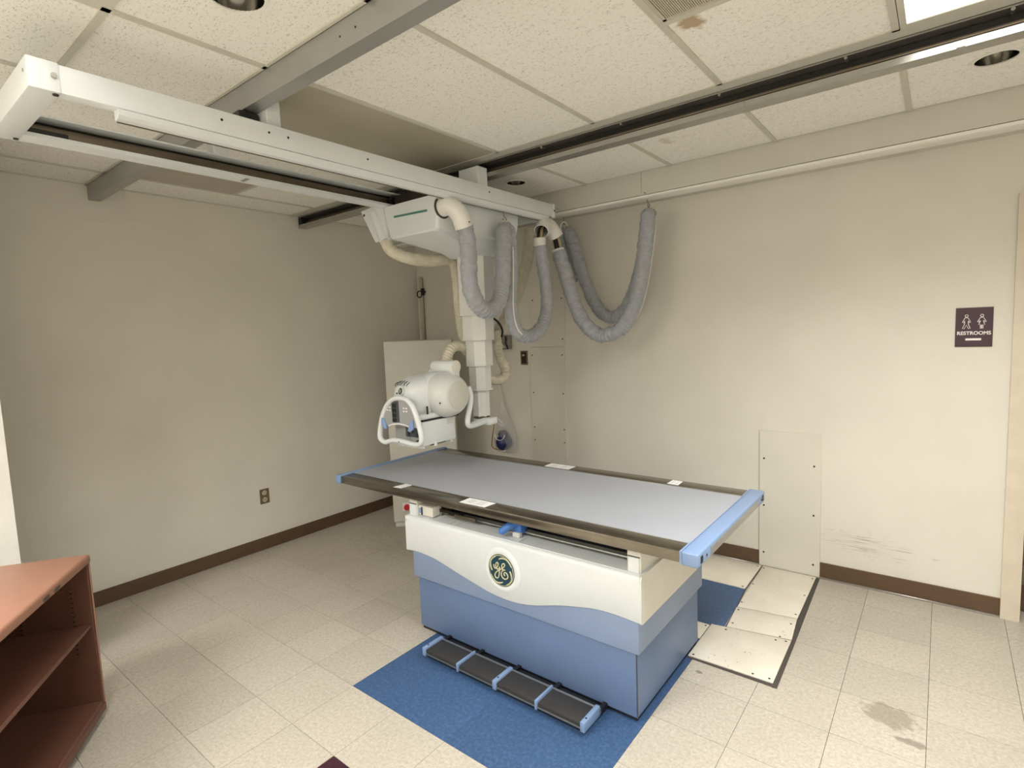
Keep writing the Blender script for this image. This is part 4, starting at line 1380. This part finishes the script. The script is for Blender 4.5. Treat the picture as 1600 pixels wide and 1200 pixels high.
wp_ = thing('wall_panel', 'screwed cream access panel standing on the floor right of the table', 'wall panel', (3.4, -0.006, 0.0), 'screwed wall panels')
box('panel', 3.219, 3.578, -0.014, -0.0005, 0.004, 0.918, 'panel_paint', wp_, 0.002, 1)
for z in (0.10, 0.42, 0.735):
    for x in (3.248, 3.540):
        screw(wp_, (x, -0.014, z - (0.02 if x > 3.4 else 0)), 'y', 0.006)
wp_ = thing('wall_panel', 'lower screwed cream cover strip on the wall behind the table', 'wall panel', (1.55, -0.005, 0.11), 'screwed wall panels')
box('panel', 1.372, 1.722, -0.010, -0.0005, 0.105, 1.486, 'panel_paint', wp_, 0.002, 1)
for z in (0.30, 0.69, 0.80, 1.10, 1.42):
    for x in (1.398, 1.700):
        screw(wp_, (x, -0.010, z), 'y', 0.006)
wp_ = thing('wall_panel', 'upper screwed cream cover strip on the wall behind the hoses', 'wall panel', (1.55, -0.005, 1.49), 'screwed wall panels')
box('panel', 1.395, 1.735, -0.010, -0.0005, 1.490, 2.45, 'panel_paint', wp_, 0.002, 1)
for z in (1.55, 1.88, 2.21):
    for x in (1.42, 1.71):
        screw(wp_, (x, -0.010, z), 'y', 0.006)

sw = thing('light_switch', 'dark brown wall switch between column and wall panel', 'switch', (1.306, -0.004, 1.336))
box('plate', 1.268, 1.344, -0.007, -0.0005, 1.336, 1.458, 'plate_brown', sw, 0.002, 1)
box('switch_body', 1.281, 1.331, -0.010, -0.0065, 1.349, 1.446, 'switch_dark', sw, 0.001, 1)
box('toggle', 1.297, 1.315, -0.020, -0.009, 1.412, 1.428, 'outlet_ivory', sw, 0.002, 1)

ou = thing('wall_outlet', 'brown duplex power outlet low on the left wall', 'outlet', (0.004, -1.72, 0.362))
box('plate', 0.0005, 0.006, -1.757, -1.683, 0.362, 0.478, 'plate_brown', ou, 0.002, 1)
for z in (0.393, 0.447):
    rc = lathe('receptacle', (0.005, -1.72, z), (1, 0, 0), [(0, 0.019), (0.003, 0.019), (0.004, 0.017), (0.004, 0.0)], 'outlet_ivory', ou, 20)
    for y in (-1.727, -1.713):
        box('slot', 0.0088, 0.0096, y - 0.0013, y + 0.0013, z - 0.002, z + 0.008, 'black_plastic', rc)

jb = thing('junction_box', 'small grey junction box with cords, half hidden behind the column', 'junction box', (1.115, -0.03, 1.47))
box('box', 1.05, 1.178, -0.055, -0.0005, 1.474, 1.60, 'box_grey', jb, 0.004, 1)
tube('cord', [(1.15, -0.058, 1.585), (1.165, -0.07, 1.56), (1.16, -0.072, 1.53), (1.172, -0.066, 1.50), (1.17, -0.055, 1.478)], 0.007, 'cable_black', jb, 8)
tube('cord', [(1.08, -0.058, 1.58), (1.10, -0.08, 1.55), (1.12, -0.075, 1.52), (1.14, -0.06, 1.49)], 0.010, 'hose_beige', jb, 8)
cp, _l = smooth_path([(1.745, -1.02, 1.74), (1.745, -0.93, 1.722), (1.75, -0.885, 1.700), (1.75, -0.848, 1.665), (1.75, -0.832, 1.625), (1.745, -0.85, 1.58), (1.735, -0.90, 1.56)], 30)
cd = tube('power_cord', cp, 0.0075, 'cable_black', None, 10)
tag(cd, 'short black cord arching right of the column below the first sleeve loop', 'cord')

# clear bag with a navy breathing bulb
bg_ = thing('resuscitator_bag', 'clear plastic bag holding a navy rubber bulb, hung on the wall', 'bag', (1.09, -0.06, 0.55))
rings = []
random.seed(3)
for z, w_, d_ in ((1.03, 0.006, 0.006), (1.00, 0.012, 0.010), (0.95, 0.030, 0.020), (0.90, 0.050, 0.032), (0.84, 0.070, 0.042), (0.78, 0.090, 0.050), (0.72, 0.108, 0.052), (0.66, 0.122, 0.052), (0.60, 0.125, 0.046), (0.57, 0.112, 0.034), (0.556, 0.07, 0.02)):
    rings.append([Vector((1.09 + (0.95 - z) * 0.05 + w_ * math.cos(a) * (1 + 0.10 * noise.noise(Vector((a * 2, z * 30, 1)))),
                          -0.060 + d_ * math.sin(a) * (1 + 0.25 * noise.noise(Vector((a * 3, z * 26, 5)))), z)) for a in [2 * PI * k_ / 28 for k_ in range(28)]])
loft('plastic_bag', rings, 'plastic_film', bg_, deg=50)
lathe('rubber_bulb', (1.075, -0.062, 0.755), (0.12, 0, -1), [(0, 0.0), (0.004, 0.030), (0.03, 0.045), (0.05, 0.043), (0.062, 0.056), (0.10, 0.074), (0.14, 0.070), (0.17, 0.05), (0.182, 0.02), (0.184, 0)], 'bulb_navy', bg_, 28, 60)
tube('clear_tubing', [(1.09 + 0.055 * math.cos(a), -0.118 + 0.01 * math.sin(a), 0.725 + 0.05 * math.sin(a)) for a in [PI + PI * k_ / 14 for k_ in range(15)]], 0.003, 'label_white', bg_, 8)
cp, _l = smooth_path([(1.00, -0.07, 0.86), (0.985, -0.075, 0.76), (0.965, -0.075, 0.68), (0.955, -0.075, 0.61), (0.98, -0.075, 0.58), (1.03, -0.07, 0.575)], 30)
tube('amber_tubing', cp, 0.005, 'tube_amber', bg_, 8)
tube('folded_tubing', [(1.06, -0.09, 0.86), (1.10, -0.10, 0.835), (1.13, -0.095, 0.81), (1.10, -0.09, 0.80), (1.06, -0.09, 0.815)], 0.006, 'label_white', bg_, 8)
prism('paper_slip', [(1.07, 0.575), (1.10, 0.61), (1.13, 0.585), (1.11, 0.565)], 'y', -0.088, -0.086, 'label_white', bg_)
tube('hang_string', [(1.03, -0.004, 1.16), (1.05, -0.02, 1.10), (1.085, -0.055, 1.025)], 0.004, 'pull_white', bg_, 6)
cyl('wall_pin', (1.03, 0.0, 1.16), (1.03, -0.012, 1.16), 0.005, 'screw', bg_, 8)

# restroom sign
sg = thing('restroom_sign', 'maroon restrooms sign with two figure outlines beside the door', 'sign', (4.275, -0.004, 1.448), None)
SX, SZ = 4.199, 1.448
SW, SH = 0.152, 0.206
box('sign_plate', SX, SX + SW, -0.006, -0.0005, SZ, SZ + SH, 'sign_maroon', sg, 0.001, 1)


def outline(parent, pts, name, r=0.0016):
    p = [(x, -0.0068, z) for x, z in pts]
    tube(name, p, r, 'sign_white', parent, 6)


def circle(cx, cz, r, n=16):
    return [(cx + r * math.cos(2 * PI * k_ / n), cz + r * math.sin(2 * PI * k_ / n)) for k_ in range(n + 1)]


mx, mz = SX + 0.045, SZ + 0.125
mp = [(-0.006, 0.030), (0.006, 0.030), (0.009, 0.024), (0.017, 0.004), (0.012, 0.002), (0.007, 0.014), (0.0075, -0.004), (0.016, -0.030), (0.009, -0.031), (0.0, -0.010), (-0.009, -0.031), (-0.016, -0.030), (-0.0075, -0.004), (-0.007, 0.014), (-0.012, 0.002), (-0.017, 0.004), (-0.009, 0.024), (-0.006, 0.030)]
outline(sg, [(mx + a, mz + b * 0.95) for a, b in mp], 'man_outline')
outline(sg, circle(mx, mz + 0.0385, 0.0062), 'man_head')
wx, wz = SX + 0.107, SZ + 0.125
wp2 = [(-0.006, 0.030), (0.006, 0.030), (0.009, 0.024), (0.018, 0.006), (0.014, 0.003), (0.007, 0.014), (0.006, 0.010), (0.012, -0.010), (0.0055, -0.010), (0.0055, -0.031), (0.001, -0.031), (0.001, -0.010), (-0.001, -0.010), (-0.001, -0.031), (-0.0055, -0.031), (-0.0055, -0.010), (-0.012, -0.010), (-0.006, 0.010), (-0.007, 0.014), (-0.014, 0.003), (-0.018, 0.006), (-0.009, 0.024), (-0.006, 0.030)]
outline(sg, [(wx + a, wz + b * 0.95) for a, b in wp2], 'woman_outline')
outline(sg, circle(wx, wz + 0.0385, 0.0062), 'woman_head')
box('white_bar', SX + 0.043, SX + 0.107, -0.0072, -0.0055, SZ + 0.034, SZ + 0.045, 'sign_white', sg)
tc = bpy.data.curves.new('restrooms', 'FONT')
tc.body = 'RESTROOMS'
tc.size = 0.0255
tc.extrude = 0.0006
tc.offset = 0.0007
tc.align_x = 'CENTER'
to = bpy.data.objects.new('restrooms_tmp', tc)
COL.objects.link(to)
dg = bpy.context.evaluated_depsgraph_get()
me = bpy.data.meshes.new_from_object(to.evaluated_get(dg))
bpy.data.objects.remove(to)
xs = [v.co.x for v in me.vertices]
kx = 0.137 / (max(xs) - min(xs))
for v in me.vertices:
    v.co = Vector((SX + SW / 2 + v.co.x * kx, -0.0066 - v.co.z, SZ + 0.064 + v.co.y)) - ORG[sg.name]
me.update()
_link('sign_lettering', me, 'sign_white', sg, False)

# ================================================================== FLOOR COVER PLATES
PL = [
    ('cream floor cover plate under the table end beside the blue tiles', [(3.205, -1.278), (3.590, -1.272), (3.585, -0.868), (3.205, -0.93)],
     [(3.225, -1.26), (3.57, -1.25), (3.565, -0.89), (3.52, -0.905), (3.285, -0.945), (3.50, -1.255)]),
    ('narrow cream floor cover plate with scratches, third from the wall panel', [(3.279, -0.911), (3.585, -0.857), (3.566, -0.629), (3.262, -0.673)],
     [(3.295, -0.86), (3.28, -0.70), (3.55, -0.70), (3.53, -0.86)]),
    ('large cream floor cover plate right below the wall panel', [(3.264, -0.664), (3.566, -0.620), (3.560, -0.022), (3.246, -0.022)],
     [(3.27, -0.60), (3.262, -0.33), (3.26, -0.06), (3.545, -0.06), (3.547, -0.32), (3.55, -0.58)]),
    ('cream floor cover plate along the baseboard behind the table', [(2.30, -0.425), (3.238, -0.415), (3.238, -0.022), (2.30, -0.022)],
     [(2.9, -0.05), (3.22, -0.05), (3.22, -0.395), (2.5, -0.05)]),
    ('cream floor cover strip showing under the table base edge', [(2.60, -1.10), (3.200, -1.10), (3.200, -0.945), (2.60, -0.945)], [(3.185, -0.965)]),
]
for lab, q, sc in PL:
    t = thing('floor_plate', lab, 'floor plate', (sum(p[0] for p in q) / 4, sum(p[1] for p in q) / 4, 0.0), 'cream floor cover plates')
    prism('plate', q, 'z', 0.0005, 0.007, 'plate_cream', t, 0.0012)
    for (x, y) in sc:
        screw(t, (x, y, 0.007), 'z', 0.0055, 'screw', 0.0008)
jt = thing('floor_gap_filler', 'dark worn filler joint along the right edge of the floor plates', 'floor joint', (3.58, -0.65, 0.0))
prism('bedding', [(3.205, -1.283), (3.592, -1.278), (3.586, -0.86), (3.564, -0.021), (3.241, -0.021), (3.262, -0.66), (3.279, -0.925), (3.205, -0.938)], 'z', 0.0002, 0.0004, 'grout_dark', jt)
prism('filler', [(3.592, -1.30), (3.612, -1.297), (3.604, -0.90), (3.580, -0.02), (3.562, -0.02), (3.572, -0.62), (3.587, -0.87)], 'z', 0.0003, 0.0022, 'grout_dark', jt)
prism('filler', [(3.205, -1.292), (3.600, -1.296), (3.594, -1.274), (3.205, -1.280)], 'z', 0.0003, 0.0024, 'grout_dark', jt)
prism('filler', [(3.239, -0.42), (3.258, -0.66), (3.272, -0.92), (3.205, -0.94), (3.207, -0.945), (3.281, -0.926), (3.263, -0.66), (3.245, -0.42), (3.244, -0.02), (3.239, -0.02)], 'z', 0.0003, 0.0022, 'grout_dark', jt)

# ================================================================== BOOKCASE
BR = math.atan2(-0.565, 0.825)
bc = thing('steel_bookcase', 'low salmon steel bookcase with one shelf at the left edge', 'bookcase', (1.263, -3.137, 0.0), rotz=BR, local=True)
L_, D_, T_ = 0.92, 0.315, 0.737
box('side_panel', 0.0, 0.022, -D_, -0.003, 0.028, T_ - 0.036, 'bookcase_inner_shaded', bc, 0.002, 1)
box('side_panel', L_ - 0.022, L_, -D_, -0.003, 0.028, T_ - 0.036, 'bookcase_inner_shaded', bc, 0.002, 1)
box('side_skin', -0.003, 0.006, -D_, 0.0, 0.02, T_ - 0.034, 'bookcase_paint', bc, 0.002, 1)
box('back_panel', 0.022, L_ - 0.022, -D_, -D_ + 0.008, 0.05, T_ - 0.036, 'bookcase_inner_shaded', bc)
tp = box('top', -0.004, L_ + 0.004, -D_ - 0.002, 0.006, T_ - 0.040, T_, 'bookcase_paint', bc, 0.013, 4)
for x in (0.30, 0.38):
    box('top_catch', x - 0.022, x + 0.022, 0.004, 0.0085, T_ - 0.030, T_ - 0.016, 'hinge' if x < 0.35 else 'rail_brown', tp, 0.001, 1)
box('shelf', 0.024, L_ - 0.024, -D_ + 0.01, -0.012, 0.415, 0.433, 'bookcase_shelf_shaded', bc, 0.003, 1)
box('bottom_shelf', 0.022, L_ - 0.022, -D_ + 0.008, -0.002, 0.055, 0.078, 'bookcase_shelf_shaded', bc, 0.003, 1)
box('bottom_rail', 0.0, L_, -0.010, 0.002, 0.028, 0.060, 'bookcase_shelf_shaded', bc, 0.003, 1)
box('kick_plate', 0.012, L_ - 0.012, -D_ + 0.02, -0.045, 0.0, 0.05, 'dark_grey', bc)
for x, sx in ((0.022, 1), (L_ - 0.022, -1)):
    for y in (-0.07, -D_ + 0.06):
        xa, xb = sorted((x, x + sx * 0.004))
        st = box('shelf_standard', xa, xb, y - 0.010, y + 0.010, 0.29, 0.60, 'bookcase_inner_shaded', bc)
        bm = bmesh.new()
        for k_ in range(14):
            z = 0.305 + k_ * 0.021
            xc, xd = sorted((x + sx * 0.0035, x + sx * 0.0046))
            box_bm(bm, xc, xd, y - 0.004, y + 0.004, z, z + 0.006)
        s_ = from_bm('slots', bm, 'dark_void', st)
